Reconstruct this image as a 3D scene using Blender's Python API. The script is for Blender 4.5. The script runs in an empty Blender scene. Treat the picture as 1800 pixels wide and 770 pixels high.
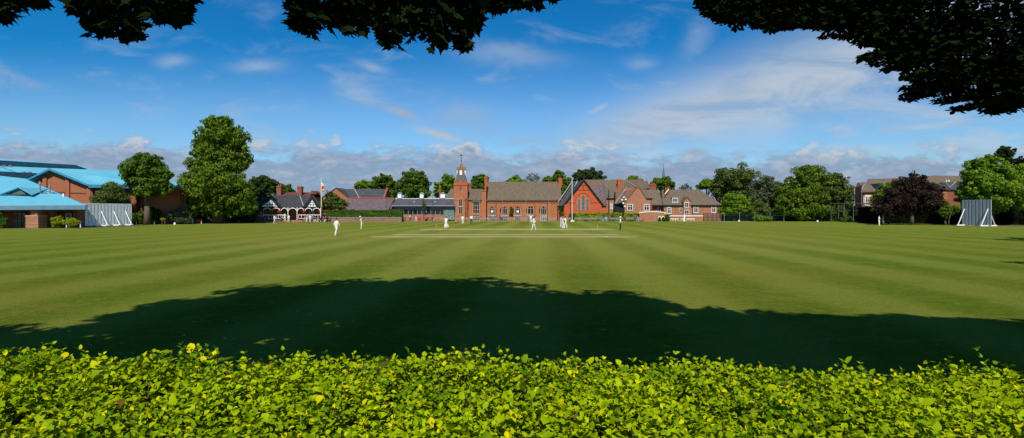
import bpy, bmesh, math, random
import numpy as np
from mathutils import Vector, Matrix

random.seed(7)
R = math.radians
PI = math.pi
sc = bpy.context.scene
col = sc.collection

# ------------------------------------------------------------------ camera
F, CXP, HYP, CH = 950.0, 900.0, 371.0, 2.5      # focal length in photo pixels, principal column, horizon row, eye height
cd = bpy.data.cameras.new('camera')
cam = bpy.data.objects.new('camera', cd)
col.objects.link(cam)
cam.location = (0, 0, CH)
cam.rotation_euler = (R(90), 0, 0)
cd.sensor_width = 36
cd.lens = F / 1800 * 36
cd.shift_y = -(385 - HYP) / 1800
cd.clip_start = 0.05
cd.clip_end = 3000
sc.camera = cam

# ------------------------------------------------------------------ light
SUN_EL = R(47)
TO_SUN_H = Vector((-0.03, -1.0)).normalized()
to_sun = Vector((TO_SUN_H.x * math.cos(SUN_EL), TO_SUN_H.y * math.cos(SUN_EL), math.sin(SUN_EL)))
ld = bpy.data.lights.new('sun', 'SUN')
ld.energy = 5.0
ld.angle = R(0.53)
ld.color = (1.0, 0.94, 0.82)
sun = bpy.data.objects.new('sun', ld)
sun.rotation_euler = to_sun.to_track_quat('Z', 'Y').to_euler()
sun.location = (-30, -60, 80)
col.objects.link(sun)

sc.render.engine = 'CYCLES'
sc.view_settings.view_transform = 'Standard'
sc.view_settings.look = 'None'
sc.view_settings.exposure = 0.0
sc.view_settings.gamma = 1.0
cy = sc.cycles
cy.use_denoising = True
cy.max_bounces = 5
cy.diffuse_bounces = 2
cy.glossy_bounces = 2
cy.transmission_bounces = 3
cy.transparent_max_bounces = 4
cy.sample_clamp_indirect = 4
cy.use_adaptive_sampling = True
cy.adaptive_threshold = 0.02


class NT:
    """a small writer of shader nodes"""
    def __init__(s, tree):
        s.t = tree
        s.n = tree.nodes
        s.l = tree.links

    def node(s, typ, **kw):
        n = s.n.new(typ)
        for k, v in kw.items():
            setattr(n, k, v)
        return n

    def put(s, sock, v):
        if isinstance(v, bpy.types.NodeSocket):
            s.l.new(v, sock)
        elif v is not None:
            sock.default_value = v

    def m(s, op, a, b=None, c=None, clamp=False):
        n = s.node('ShaderNodeMath', operation=op)
        n.use_clamp = clamp
        s.put(n.inputs[0], a)
        if b is not None: s.put(n.inputs[1], b)
        if c is not None: s.put(n.inputs[2], c)
        return n.outputs[0]

    def mix(s, fac, a, b, mode='MIX'):
        n = s.node('ShaderNodeMix', data_type='RGBA', blend_type=mode)
        s.put(n.inputs[0], fac)
        s.put(n.inputs[6], (*a, 1) if isinstance(a, tuple) and len(a) == 3 else a)
        s.put(n.inputs[7], (*b, 1) if isinstance(b, tuple) and len(b) == 3 else b)
        return n.outputs[2]

    def xyz(s, x, y, z):
        n = s.node('ShaderNodeCombineXYZ')
        s.put(n.inputs[0], x); s.put(n.inputs[1], y); s.put(n.inputs[2], z)
        return n.outputs[0]

    def noise(s, vec, scale, detail=3, rough=.55, dist=0.0):
        n = s.node('ShaderNodeTexNoise')
        n.noise_dimensions = '3D'
        s.put(n.inputs['Vector'], vec)
        n.inputs['Scale'].default_value = scale
        n.inputs['Detail'].default_value = detail
        n.inputs['Roughness'].default_value = rough
        n.inputs['Distortion'].default_value = dist
        return n.outputs[0]

    def step(s, v, lo, hi, a=0.0, b=1.0):
        n = s.node('ShaderNodeMapRange', interpolation_type='SMOOTHSTEP')
        s.put(n.inputs[0], v)
        n.inputs[1].default_value = lo; n.inputs[2].default_value = hi
        n.inputs[3].default_value = a; n.inputs[4].default_value = b
        return n.outputs[0]


# ------------------------------------------------------------------ sky
w = bpy.data.worlds.new('World')
sc.world = w
w.use_nodes = True
T = NT(w.node_tree)
T.n.clear()
sky = T.node('ShaderNodeTexSky', sky_type='NISHITA')
sky.sun_disc = False
sky.sun_elevation = SUN_EL
sky.sun_rotation = math.atan2(to_sun.x, to_sun.y)
sky.altitude = 0
sky.air_density = 1.0
sky.dust_density = 0.3
sky.ozone_density = 3.0
SKY_STRENGTH = 0.07
tc = T.node('ShaderNodeTexCoord')
sp = T.node('ShaderNodeSeparateXYZ')
T.l.new(tc.outputs['Generated'], sp.inputs[0])
dx, dy, dz = sp.outputs
ay = T.m('MAXIMUM', T.m('ABSOLUTE', dy), 0.15)
u = T.m('DIVIDE', dx, ay)
v = T.m('DIVIDE', dz, ay)
hsv = T.node('ShaderNodeHueSaturation')
hsv.inputs['Saturation'].default_value = 1.12
T.l.new(sky.outputs[0], hsv.inputs['Color'])
base = hsv.outputs[0]
base = T.mix(1.0, base, T.mix(T.step(v, .16, .33), (0.95, 1.38, 1.68), (0.11, 1.02, 1.52)), 'MULTIPLY')
# low banks of cumulus along the horizon
n1 = T.noise(T.xyz(T.m('MULTIPLY', u, 7.0), T.m('MULTIPLY', v, 15.0), 0.3), 1.6, 7, .62)
n2 = T.noise(T.xyz(T.m('MULTIPLY', u, 10.0), T.m('MULTIPLY', v, 26.0), 4.1), 1.9, 7, .6, .3)
lowv = T.m('ADD', T.m('SUBTRACT', T.m('MULTIPLY_ADD', T.m('MINIMUM', u, 0.3), -0.018, 0.113), v), T.m('MULTIPLY', T.m('SUBTRACT', n1, 0.5), 0.16))
c1 = T.step(lowv, -0.012, 0.022)
c1 = T.m('MULTIPLY', c1, T.step(n2, 0.28, 0.50, 0.74, 0.97))
lowcol = T.mix(T.step(n2, 0.42, 0.72), (3.5, 4.8, 6.9), (5.7, 6.8, 8.7))
edge = T.m('MULTIPLY', T.step(lowv, -0.012, 0.012), T.step(lowv, 0.04, 0.012))
lowcol = T.mix(T.m('MULTIPLY', edge, T.step(n1, .5, .62)), lowcol, (8.0, 8.6, 9.3))
# a broad drawn-out streak rising to the right
d = T.m('SUBTRACT', v, T.m('MULTIPLY_ADD', u, 0.31, 0.082))
nd = T.noise(T.xyz(T.m('MULTIPLY', u, 2.4), T.m('MULTIPLY', v, 7.0), 2.0), 2.2, 7, .6, .6)
d = T.m('ADD', d, T.m('MULTIPLY', T.m('SUBTRACT', nd, .5), .10))
wid = T.m('MULTIPLY_ADD', T.m('MAXIMUM', u, 0.0), 0.085, 0.038)
g = T.m('DIVIDE', d, wid)
g = T.m('POWER', 2.718, T.m('MULTIPLY', T.m('MULTIPLY', g, g), -1.0))
c2 = T.m('MULTIPLY', T.m('MULTIPLY', g, T.step(u, -0.12, 0.28)), T.step(nd, 0.28, 0.6, 0.62, 0.97))
# ragged sheets under the streak, right half
sheet_n = T.noise(T.xyz(T.m('MULTIPLY', u, 3.0), T.m('MULTIPLY', v, 14.0), 7.0), 2.0, 7, .6, .4)
c4 = T.m('MULTIPLY', T.m('MULTIPLY', T.step(sheet_n, 0.40, 0.62), T.step(u, 0.1, 0.6)), T.step(d, 0.02, -0.05))
c4 = T.m('MULTIPLY', c4, .6)
# small wisps
ur = T.m('ADD', T.m('MULTIPLY', u, 0.95), T.m('MULTIPLY', v, -0.5))
vr = T.m('ADD', T.m('MULTIPLY', v, 0.95), T.m('MULTIPLY', u, 0.12))
n3 = T.noise(T.xyz(T.m('MULTIPLY', ur, 5.0), T.m('MULTIPLY', vr, 15.0), 9.2), 1.3, 5, .6, .5)
c3 = T.m('MULTIPLY', T.step(n3, 0.50, 0.80), T.step(v, 0.42, 0.20, 0.2, 0.55))
allhi = T.m('MAXIMUM', T.m('MAXIMUM', c2, c3), c4)
def puff(u0, v0, lu, lv, slope, a):
    du = T.m('SUBTRACT', u, u0)
    dv = T.m('SUBTRACT', T.m('SUBTRACT', T.m('ADD', v, T.m('MULTIPLY', T.m('SUBTRACT', n1, .5), lv * 2.5)), v0), T.m('MULTIPLY', du, slope))
    q = T.m('ADD', T.m('POWER', T.m('ABSOLUTE', T.m('DIVIDE', du, lu)), 2.0), T.m('POWER', T.m('ABSOLUTE', T.m('DIVIDE', dv, lv)), 2.0))
    return T.m('MULTIPLY', T.m('POWER', 2.718, T.m('MULTIPLY', q, -1.0)), a)
for args in ((-.205, .182, .032, .008, -.32, 1.0), (-.135, .143, .045, .009, -.26, 1.0), (-.09, .172, .06, .022, 0, .5), (.34, .106, .026, .011, 0, 1.1), (.16, .19, .02, .007, .5, .6), (.18, .145, .035, .006, .35, .7), (-.63, .278, .03, .010, 0, .45), (-.47, .270, .045, .012, 0, .45), (-.26, .268, .03, .009, -.3, .5), (.0, .29, .09, .018, -.1, .4), (.24, .275, .03, .014, 0, .35), (.34, .31, .03, .03, .6, .35)):
    allhi = T.m('MAXIMUM', allhi, puff(*args), clamp=True)
hicol = T.mix(T.step(nd, .35, .65), (4.6, 6.1, 8.2), (7.0, 8.1, 9.5))
k = T.mix(allhi, base, hicol)
k = T.mix(c1, k, lowcol)
bg = T.node('ShaderNodeBackground')
T.l.new(k, bg.inputs[0])
bg.inputs[1].default_value = SKY_STRENGTH
wo = T.node('ShaderNodeOutputWorld')
T.l.new(bg.outputs[0], wo.inputs[0])

# ------------------------------------------------------------------ photo pixel -> world
def X(px, Y): return (px - CXP) / F * Y
def Z(py, Y): return CH - (py - HYP) / F * Y
def P(px, py, Y): return Vector((X(px, Y), Y, Z(py, Y)))
def depth_of(py): return CH * F / (py - HYP)
def G(px, py):
    Y = depth_of(py)
    return Vector((X(px, Y), Y, 0))

# ------------------------------------------------------------------ materials
MATS = {}
def mat(name, color, rough=.8, var=0.0, scale=3.0, spec=.3, bump=0.0, bscale=20.0, metal=0.0, stretch=(1, 1, 1), second=None):
    if name in MATS: return MATS[name]
    m = bpy.data.materials.new(name)
    m.use_nodes = True
    t = NT(m.node_tree)
    b = t.n['Principled BSDF']
    b.inputs['Roughness'].default_value = rough
    b.inputs['Specular IOR Level'].default_value = spec
    b.inputs['Metallic'].default_value = metal
    c = (*color, 1)
    if var or bump:
        tcn = t.node('ShaderNodeTexCoord')
        mp = t.node('ShaderNodeMapping')
        mp.inputs['Scale'].default_value = stretch
        t.l.new(tcn.outputs['Object'], mp.inputs[0])
    if var:
        n = t.noise(mp.outputs[0], scale, 5, .65)
        a = tuple(x * (1 - var) for x in color)
        e = second or tuple(min(1, x * (1 + var)) for x in color)
        t.l.new(t.mix(t.step(n, .3, .7), a, e), b.inputs['Base Color'])
    else:
        b.inputs['Base Color'].default_value = c
    if bump:
        n = t.noise(mp.outputs[0], bscale, 4, .6)
        bp = t.node('ShaderNodeBump')
        bp.inputs['Strength'].default_value = bump
        t.l.new(n, bp.inputs['Height'])
        t.l.new(bp.outputs[0], b.inputs['Normal'])
    MATS[name] = m
    return m

def brick_mat(name, c1, c2, mortar, weather=.35):
    m = bpy.data.materials.new(name)
    m.use_nodes = True
    t = NT(m.node_tree)
    b = t.n['Principled BSDF']
    b.inputs['Roughness'].default_value = .9
    b.inputs['Specular IOR Level'].default_value = .15
    tcn = t.node('ShaderNodeTexCoord')
    s_ = t.node('ShaderNodeSeparateXYZ')
    t.l.new(tcn.outputs['Object'], s_.inputs[0])
    xy = t.m('ADD', s_.outputs[0], t.m('MULTIPLY', s_.outputs[1], .7))
    vec = t.xyz(xy, s_.outputs[2], 0.0)
    br = t.node('ShaderNodeTexBrick')
    t.l.new(vec, br.inputs['Vector'])
    br.inputs['Scale'].default_value = 1.0
    br.inputs['Brick Width'].default_value = .45
    br.inputs['Row Height'].default_value = .15
    br.inputs['Mortar Size'].default_value = .018
    br.inputs['Color1'].default_value = (*c1, 1)
    br.inputs['Color2'].default_value = (*c2, 1)
    br.inputs['Mortar'].default_value = (*mortar, 1)
    n = t.noise(vec, .7, 6, .7)
    n2 = t.noise(vec, 5.5, 3, .7)
    o = t.mix(t.step(n, .35, .72, 0, weather), br.outputs[0], tuple(x * .35 for x in c1), 'MIX')
    o = t.mix(t.step(n2, .42, .62, 0, .45), o, tuple(x * 1.25 for x in c2), 'MIX')
    t.l.new(o, b.inputs['Base Color'])
    MATS[name] = m
    return m

def roof_mat(name, color, row=.28, var=.35, bumpy=.25, horizontal=True):
    m = bpy.data.materials.new(name)
    m.use_nodes = True
    t = NT(m.node_tree)
    b = t.n['Principled BSDF']
    b.inputs['Roughness'].default_value = .75
    b.inputs['Specular IOR Level'].default_value = .25
    tcn = t.node('ShaderNodeTexCoord')
    s_ = t.node('ShaderNodeSeparateXYZ')
    t.l.new(tcn.outputs['Object'], s_.inputs[0])
    br = t.node('ShaderNodeTexBrick')
    t.l.new(t.xyz(t.m('ADD', s_.outputs[0], t.m('MULTIPLY', s_.outputs[1], .3)), s_.outputs[2], 0.0), br.inputs['Vector'])
    br.inputs['Scale'].default_value = 1.0
    br.inputs['Brick Width'].default_value = row * 1.3
    br.inputs['Row Height'].default_value = row
    br.inputs['Mortar Size'].default_value = .03
    br.inputs['Color1'].default_value = (*[x * (1 + var) for x in color], 1)
    br.inputs['Color2'].default_value = (*[x * (1 - var) for x in color], 1)
    br.inputs['Mortar'].default_value = (*[x * .5 for x in color], 1)
    n = t.noise(tcn.outputs['Object'], .5, 6, .7)
    o = t.mix(t.step(n, .35, .7, 0, .3), br.outputs[0], tuple(x * .7 for x in color))
    n = t.noise(t.xyz(s_.outputs[0], s_.outputs[1], t.m('MULTIPLY', s_.outputs[2], .25)), 2.2, 5, .7)
    o = t.mix(t.step(n, .5, .8, 0, .22), o, tuple(min(1, x * 1.4 + .02) for x in color))
    t.l.new(o, b.inputs['Base Color'])
    MATS[name] = m
    return m

def leaf_mat(name, dark, light, rough=.7, trans=.2, spec=.06, accent=None):
    m = bpy.data.materials.new(name)
    m.use_nodes = True
    t = NT(m.node_tree)
    b = t.n['Principled BSDF']
    b.inputs['Roughness'].default_value = rough
    b.inputs['Specular IOR Level'].default_value = spec
    ge = t.node('ShaderNodeNewGeometry')
    tcn = t.node('ShaderNodeTexCoord')
    r = ge.outputs['Random Per Island']
    c = t.mix(r, dark, light)
    n = t.noise(tcn.outputs['Object'], .45 if accent is None else 2.2, 3, .5)
    c = t.mix(t.step(n, .35, .65, 0, .5), c, tuple(x * 1.25 for x in light))
    if accent:
        c = t.mix(t.step(r, accent[1], 1.0), c, accent[0])
        c = t.mix(t.m('LESS_THAN', r, .006), c, (.13, .075, .015))
    t.l.new(c, b.inputs['Base Color'])
    if trans:
        tr = t.node('ShaderNodeBsdfTranslucent')
        t.l.new(t.mix(1.0, c, (1.15, 1.25, .5), 'MULTIPLY'), tr.inputs[0])
        mx = t.node('ShaderNodeMixShader')
        mx.inputs[0].default_value = trans
        t.l.new(b.outputs[0], mx.inputs[1])
        t.l.new(tr.outputs[0], mx.inputs[2])
        t.l.new(mx.outputs[0], t.n['Material Output'].inputs[0])
    MATS[name] = m
    return m

BR = brick_mat('orange_brick', (.44, .145, .052), (.34, .105, .04), (.42, .24, .14))
BRR = brick_mat('red_brick', (.50, .095, .03), (.43, .075, .025), (.40, .16, .08), .15)
BRP = brick_mat('pale_brick', (.40, .16, .08), (.30, .11, .055), (.42, .28, .2))
BRD = brick_mat('brown_brick', (.26, .085, .045), (.22, .07, .04), (.26, .13, .08), .1)
BRW = brick_mat('old_wall_brick', (.28, .14, .10), (.22, .10, .08), (.36, .26, .2), .5)
TILE = roof_mat('brown_roof_tile', (.165, .122, .082), .28, .16)
SLATE = roof_mat('dark_slate', (.075, .075, .085), .25, .3)
PSLATE = roof_mat('purple_slate', (.15, .105, .115), .25, .3)
BLACKROOF = roof_mat('charcoal_tile', (.055, .056, .062), .22, .4)
STONE = mat('sandstone', (.42, .30, .2), .9, .2, 2)
GREYSTONE = mat('grey_stone', (.33, .32, .30), .9, .25, 2)
WHITE = mat('white_paint', (.78, .77, .74), .6, .08, 4)
CREAM = mat('cream_render', (.72, .66, .5), .8, .1, 2)
BLACK = mat('black_paint', (.012, .012, .014), .6)
GLASS = mat('dark_glass', (.012, .016, .02), .08, spec=.7)
BLUEGLASS = mat('green_tinted_glass', (.03, .07, .07), .1, spec=.8)
LEAD = mat('lead_grey', (.10, .11, .115), .6, .2, 3)
ZINC = mat('zinc_grey', (.22, .24, .26), .5, .15, 2)
TIMBER = mat('weathered_timber', (.26, .22, .18), .9, .3, 8, stretch=(1, 1, 6))
METAL = mat('grey_metal', (.25, .26, .26), .5)
GREENMETAL = mat('green_metal', (.02, .07, .05), .5)
RUST = mat('spire_shingle', (.20, .12, .06), .9, .3, 3)
REDP = mat('red_plastic', (.62, .03, .02), .45)
BARK = mat('bark', (.10, .075, .05), .95, .4, 6, bump=.6, bscale=9, stretch=(3, 3, .7))
DBARK = mat('dark_bark', (.035, .028, .02), .95, .3, 6, bump=.5, bscale=12, stretch=(3, 3, .7))
PAVE = mat('paving', (.22, .19, .16), .95, .3, 1.5)
STEPB = mat('red_step_paving', (.40, .16, .10), .9, .2, 4)

# blue profiled sheet roof: fine ribs up the slope
def blue_roof():
    m = bpy.data.materials.new('blue_sheet_roof')
    m.use_nodes = True
    t = NT(m.node_tree)
    b = t.n['Principled BSDF']
    b.inputs['Roughness'].default_value = .6
    b.inputs['Specular IOR Level'].default_value = .2
    tcn = t.node('ShaderNodeTexCoord')
    s_ = t.node('ShaderNodeSeparateXYZ')
    t.l.new(tcn.outputs['Object'], s_.inputs[0])
    q = t.m('ADD', t.m('MULTIPLY', s_.outputs[0], .9), t.m('MULTIPLY', s_.outputs[1], .35))
    fr = t.m('PINGPONG', q, .3)
    rib = t.step(fr, .0, .06)
    n = t.noise(tcn.outputs['Object'], .25, 5, .6)
    c = t.mix(t.step(n, .3, .7), (.115, .40, .52), (.145, .45, .58))
    c = t.mix(t.m('SUBTRACT', 1.0, rib), c, (.09, .34, .47))
    t.l.new(c, b.inputs['Base Color'])
    MATS['blue'] = m
    return m
BLUE = blue_roof()
BLUEF = mat('blue_fascia', (.04, .25, .40), .5, .1, 1)
SOLAR = mat('solar_panel', (.012, .038, .065), .9, .5, 1.4, spec=.05)

# ------------------------------------------------------------------ mesh builder
class MB:
    def __init__(s, mtx=None):
        s.v = []; s.f = []; s.mtx = mtx
    def add(s, vs, fs):
        o = len(s.v)
        for p in vs:
            p = Vector(p)
            if s.mtx: p = s.mtx @ p
            s.v.append(p)
        s.f += [tuple(i + o for i in f) for f in fs]
    def box(s, x0, x1, y0, y1, z0, z1):
        s.add([(x0, y0, z0), (x1, y0, z0), (x1, y1, z0), (x0, y1, z0), (x0, y0, z1), (x1, y0, z1), (x1, y1, z1), (x0, y1, z1)],
              [(0, 3, 2, 1), (4, 5, 6, 7), (0, 1, 5, 4), (1, 2, 6, 5), (2, 3, 7, 6), (3, 0, 4, 7)])
        return s
    def prism(s, pts, vec):
        n = len(pts); vec = Vector(vec)
        a = [Vector(p) for p in pts]
        s.add(a + [p + vec for p in a], [tuple(range(n)), tuple(range(2 * n - 1, n - 1, -1))] + [(i, i + n, (i + 1) % n + n, (i + 1) % n) for i in range(n)])
        return s
    def poly(s, xz, y0, y1):
        return s.prism([(x, y0, z) for x, z in xz], (0, y1 - y0, 0))
    def slab(s, pts, t=.18):
        return s.prism(pts, (0, 0, -t))
    def tube(s, p0, p1, r0, r1=None, n=8, cap=True):
        r1 = r0 if r1 is None else r1
        p0 = Vector(p0); p1 = Vector(p1)
        q = (p1 - p0).to_track_quat('Z', 'Y')
        vs = []
        for p, r in ((p0, r0), (p1, r1)):
            for i in range(n):
                a = 2 * PI * i / n
                vs.append(p + q @ Vector((math.cos(a) * r, math.sin(a) * r, 0)))
        fs = [(i, (i + 1) % n, (i + 1) % n + n, i + n) for i in range(n)]
        if cap: fs += [tuple(range(n - 1, -1, -1)), tuple(range(n, 2 * n))]
        s.add(vs, fs)
        return s
    def chain(s, pts, radii, n=8):
        for a, b, ra, rb in zip(pts, pts[1:], radii, radii[1:]):
            s.tube(a, b, ra, rb, n)
        return s
    def ball(s, c, rx, ry=None, rz=None, nu=10, nv=7):
        ry = ry or rx; rz = rz or rx
        c = Vector(c); vs = []; fs = []
        for j in range(nv + 1):
            th = PI * j / nv
            for i in range(nu):
                a = 2 * PI * i / nu
                vs.append(c + Vector((rx * math.sin(th) * math.cos(a), ry * math.sin(th) * math.sin(a), rz * math.cos(th))))
        for j in range(nv):
            for i in range(nu):
                fs.append((j * nu + i, (j + 1) * nu + i, (j + 1) * nu + (i + 1) % nu, j * nu + (i + 1) % nu))
        s.add(vs, fs)
        return s
    def build(s, name, m, parent=None, smooth=False):
        me = bpy.data.meshes.new(name)
        me.from_pydata([tuple(p) for p in s.v], [], s.f)
        me.materials.append(m)
        if smooth: me.polygons.foreach_set('use_smooth', [True] * len(me.polygons))
        bm = bmesh.new(); bm.from_mesh(me)
        bmesh.ops.recalc_face_normals(bm, faces=bm.faces)
        bm.to_mesh(me); bm.free()
        o = bpy.data.objects.new(name, me)
        col.objects.link(o)
        if parent:
            o.parent = parent
            o.matrix_parent_inverse = Matrix.Translation(parent.location).inverted()
        return o

def tag(o, label=None, cat=None, group=None, kind=None):
    if label: o['label'] = label
    if cat: o['category'] = cat
    if group: o['group'] = group
    if kind: o['kind'] = kind
    return o

def thing(name, label, cat, loc=(0, 0, 0), group=None):
    o = bpy.data.objects.new(name, None)
    o.empty_display_size = .3
    o.location = loc
    col.objects.link(o)
    return tag(o, label, cat, group)

KIDS = {}
def copy_tree(o, parent=None):
    c = o.copy()
    col.objects.link(c)
    c.parent = parent
    for ch in [q for q in col.objects if q.parent == o]:
        copy_tree(ch, c)
    return c

def place(o, loc, rz=0, s=1):
    o.location = loc; o.rotation_euler = (0, 0, rz); o.scale = (s, s, s)
    return o

# ------------------------------------------------------------------ ground and lawn
gm = bpy.data.materials.new('ground_soil'); gm.use_nodes = True
t = NT(gm.node_tree); b = t.n['Principled BSDF']; b.inputs['Roughness'].default_value = .95
tcn = t.node('ShaderNodeTexCoord')
t.l.new(t.mix(t.step(t.noise(tcn.outputs['Object'], .08, 6, .7), .4, .6), (.05, .07, .02), (.09, .08, .045)), b.inputs['Base Color'])
o = MB().box(-1500, 1500, -300, 2500, -.5, -.02).build('ground', gm); tag(o, kind='structure')

lm = bpy.data.materials.new('mown_grass'); lm.use_nodes = True
t = NT(lm.node_tree); b = t.n['Principled BSDF']
b.inputs['Roughness'].default_value = .9; b.inputs['Specular IOR Level'].default_value = .0
tcn = t.node('ShaderNodeTexCoord'); ob = tcn.outputs['Object']
s_ = t.node('ShaderNodeSeparateXYZ'); t.l.new(ob, s_.inputs[0])
gx, gy = s_.outputs[0], s_.outputs[1]
wob = t.noise(ob, .12, 3, .5)
xs = t.m('ADD', gx, t.m('ADD', t.m('MULTIPLY', wob, .9), t.m('MULTIPLY', gy, -.05)))
saw = t.m('PINGPONG', t.m('ADD', xs, 480.17), 2.4)
sn = t.noise(ob, .09, 4, .6)
stripe = t.m('MULTIPLY_ADD', t.m('SUBTRACT', t.step(t.m('ADD', saw, t.m('MULTIPLY', t.m('SUBTRACT', t.noise(ob, .5, 5, .7), .5), 1.6)), 1.9, .55), .5), t.m('MULTIPLY', t.step(sn, .34, .58, .8, 1.2), t.step(t.m('ABSOLUTE', gx), 8, 34, 1.0, .42)), .5)
ys = t.m('PINGPONG', t.m('ADD', t.m('ADD', gy, t.m('MULTIPLY', gx, .06)), t.m('MULTIPLY', wob, 3.0)), 3.4)
stripe2 = t.step(ys, 1.3, 2.1)
big = t.noise(ob, .05, 6, .62)
med = t.noise(t.xyz(t.m('MULTIPLY', gx, .6), gy, 0.0), .6, 8, .78)
fine = t.noise(ob, 26.0, 4, .8)
fine2 = t.noise(ob, 3.2, 5, .75)
c = t.mix(stripe, (.084, .136, .011), (.182, .218, .036))
c = t.mix(t.m('MULTIPLY', stripe2, t.step(gy, 28, 70, 0.0, .18)), c, (.21, .232, .036))
c = t.mix(t.step(big, .42, .60, 0, .5), c, (.21, .185, .034))
c = t.mix(t.step(med, .46, .66, 0, .42), c, (.240, .186, .055))
c = t.mix(t.step(med, .48, .32, 0, .45), c, (.075, .130, .012))
c = t.mix(t.step(fine2, .46, .68, 0, .5), c, (.235, .215, .055))
c = t.mix(t.step(t.noise(ob, 9.0, 4, .8), .54, .3, 0, .6), c, (.055, .095, .009))
c = t.mix(t.step(fine, .35, .65, .5, 0), c, t.mix(1.0, c, (.62, .68, .5), 'MULTIPLY'))
sqx = t.m('POWER', t.m('ABSOLUTE', t.m('DIVIDE', gx, 30.0)), 2.0)
sqy = t.m('POWER', t.m('ABSOLUTE', t.m('DIVIDE', t.m('SUBTRACT', gy, 58.0), 34.0)), 2.0)
dry = t.m('ADD', t.m('ADD', sqx, sqy), t.m('MULTIPLY', t.m('SUBTRACT', big, .5), 1.6))
c = t.mix(t.step(dry, 1.4, .2, 0, .34), c, (.245, .230, .062))
c = t.mix(1.0, c, (1.10, 1.14, 1.0), 'MULTIPLY')
t.l.new(c, b.inputs['Base Color'])
bp = t.node('ShaderNodeBump'); bp.inputs['Strength'].default_value = .7; bp.inputs['Distance'].default_value = .06
t.l.new(t.m('ADD', fine, t.noise(ob, 60.0, 3, .8)), bp.inputs['Height']); t.l.new(bp.outputs[0], b.inputs['Normal'])
edge_pts = [(-160, -60), (-160, 60), (-80, 74), (-73, 77), (-63.5, 81), (-62, 92), (-70, 100), (-60, 108), (-56, 113), (-43, 121), (-30, 126), (0, 129),
            (55, 129), (70, 131), (90, 128), (88, 112), (80, 99), (76, 93), (92, 88), (160, 80), (160, -60)]
me = bpy.data.meshes.new('lawn')
me.from_pydata([(x, y, 0) for x, y in edge_pts], [], [tuple(range(len(edge_pts)))])
me.materials.append(lm)
o = bpy.data.objects.new('lawn', me); col.objects.link(o); tag(o, kind='structure')
# paved path between lawn and school
me = bpy.data.meshes.new('path')
me.from_pydata([(-44, 118, -.008), (60, 118, -.008), (60, 137, -.008), (-44, 137, -.008)], [], [(0, 1, 2, 3)]); me.materials.append(PAVE)
o = bpy.data.objects.new('path', me); col.objects.link(o); tag(o, kind='structure')

# worn pitches on the square
pm = bpy.data.materials.new('worn_pitch'); pm.use_nodes = True
t = NT(pm.node_tree); b = t.n['Principled BSDF']; b.inputs['Roughness'].default_value = .95; b.inputs['Specular IOR Level'].default_value = .1
tcn = t.node('ShaderNodeTexCoord'); ob = tcn.outputs['Object']
s_ = t.node('ShaderNodeSeparateXYZ'); t.l.new(ob, s_.inputs[0])
n = t.noise(t.xyz(t.m('MULTIPLY', s_.outputs[0], .18), s_.outputs[1], 0.0), 1.6, 6, .7)
c = t.mix(t.step(n, .36, .64), (.22, .21, .06), (.40, .33, .15))
c = t.mix(t.step(t.noise(ob, 6.0, 4, .7), .5, .7, 0, .4), c, (.22, .23, .07))
t.l.new(c, b.inputs['Base Color'])
def pitch(x0, x1, y0, y1, label):
    rnd = random.Random(int(x0 * 7 + y0)); pts = []
    n = 26
    for i in range(n + 1): pts.append((x0 + (x1 - x0) * i / n, y0 + rnd.uniform(-.12, .12), .004))
    pts.append((x1 + .7, (y0 + y1) / 2, .004))
    for i in range(n + 1): pts.append((x1 - (x1 - x0) * i / n, y1 + rnd.uniform(-.12, .12), .004))
    pts.append((x0 - .9, (y0 + y1) / 2, .004))
    me = bpy.data.meshes.new('cricket_pitch')
    me.from_pydata(pts, [], [tuple(range(len(pts)))]); me.materials.append(pm)
    o = bpy.data.objects.new('cricket_pitch_ground', me); col.objects.link(o); tag(o, kind='structure', label=label)
YA, YB = depth_of(403.3), depth_of(414.6)
pitch(X(672, YB), X(1102, YB), depth_of(417.6), depth_of(414.9), 'near worn strip')
pitch(X(690, YB), X(1088, YB), depth_of(413.7), depth_of(411.4), 'second worn strip')
pitch(X(748, YA), X(1070, YA), depth_of(404.6), depth_of(402.0), 'strip in play')
mk = MB()
for cx_ in (X(775, YA), X(1042, YA)):
    mk.box(cx_ - .04, cx_ + .04, YA - 1.7, YA + 1.7, .0, .009)
mk.box(X(1059, YB), X(1059, YB) + .06, YB - 3.0, YB - .5, 0, .009)
mk.build('crease_markings_ground', WHITE)['kind'] = 'structure'

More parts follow.
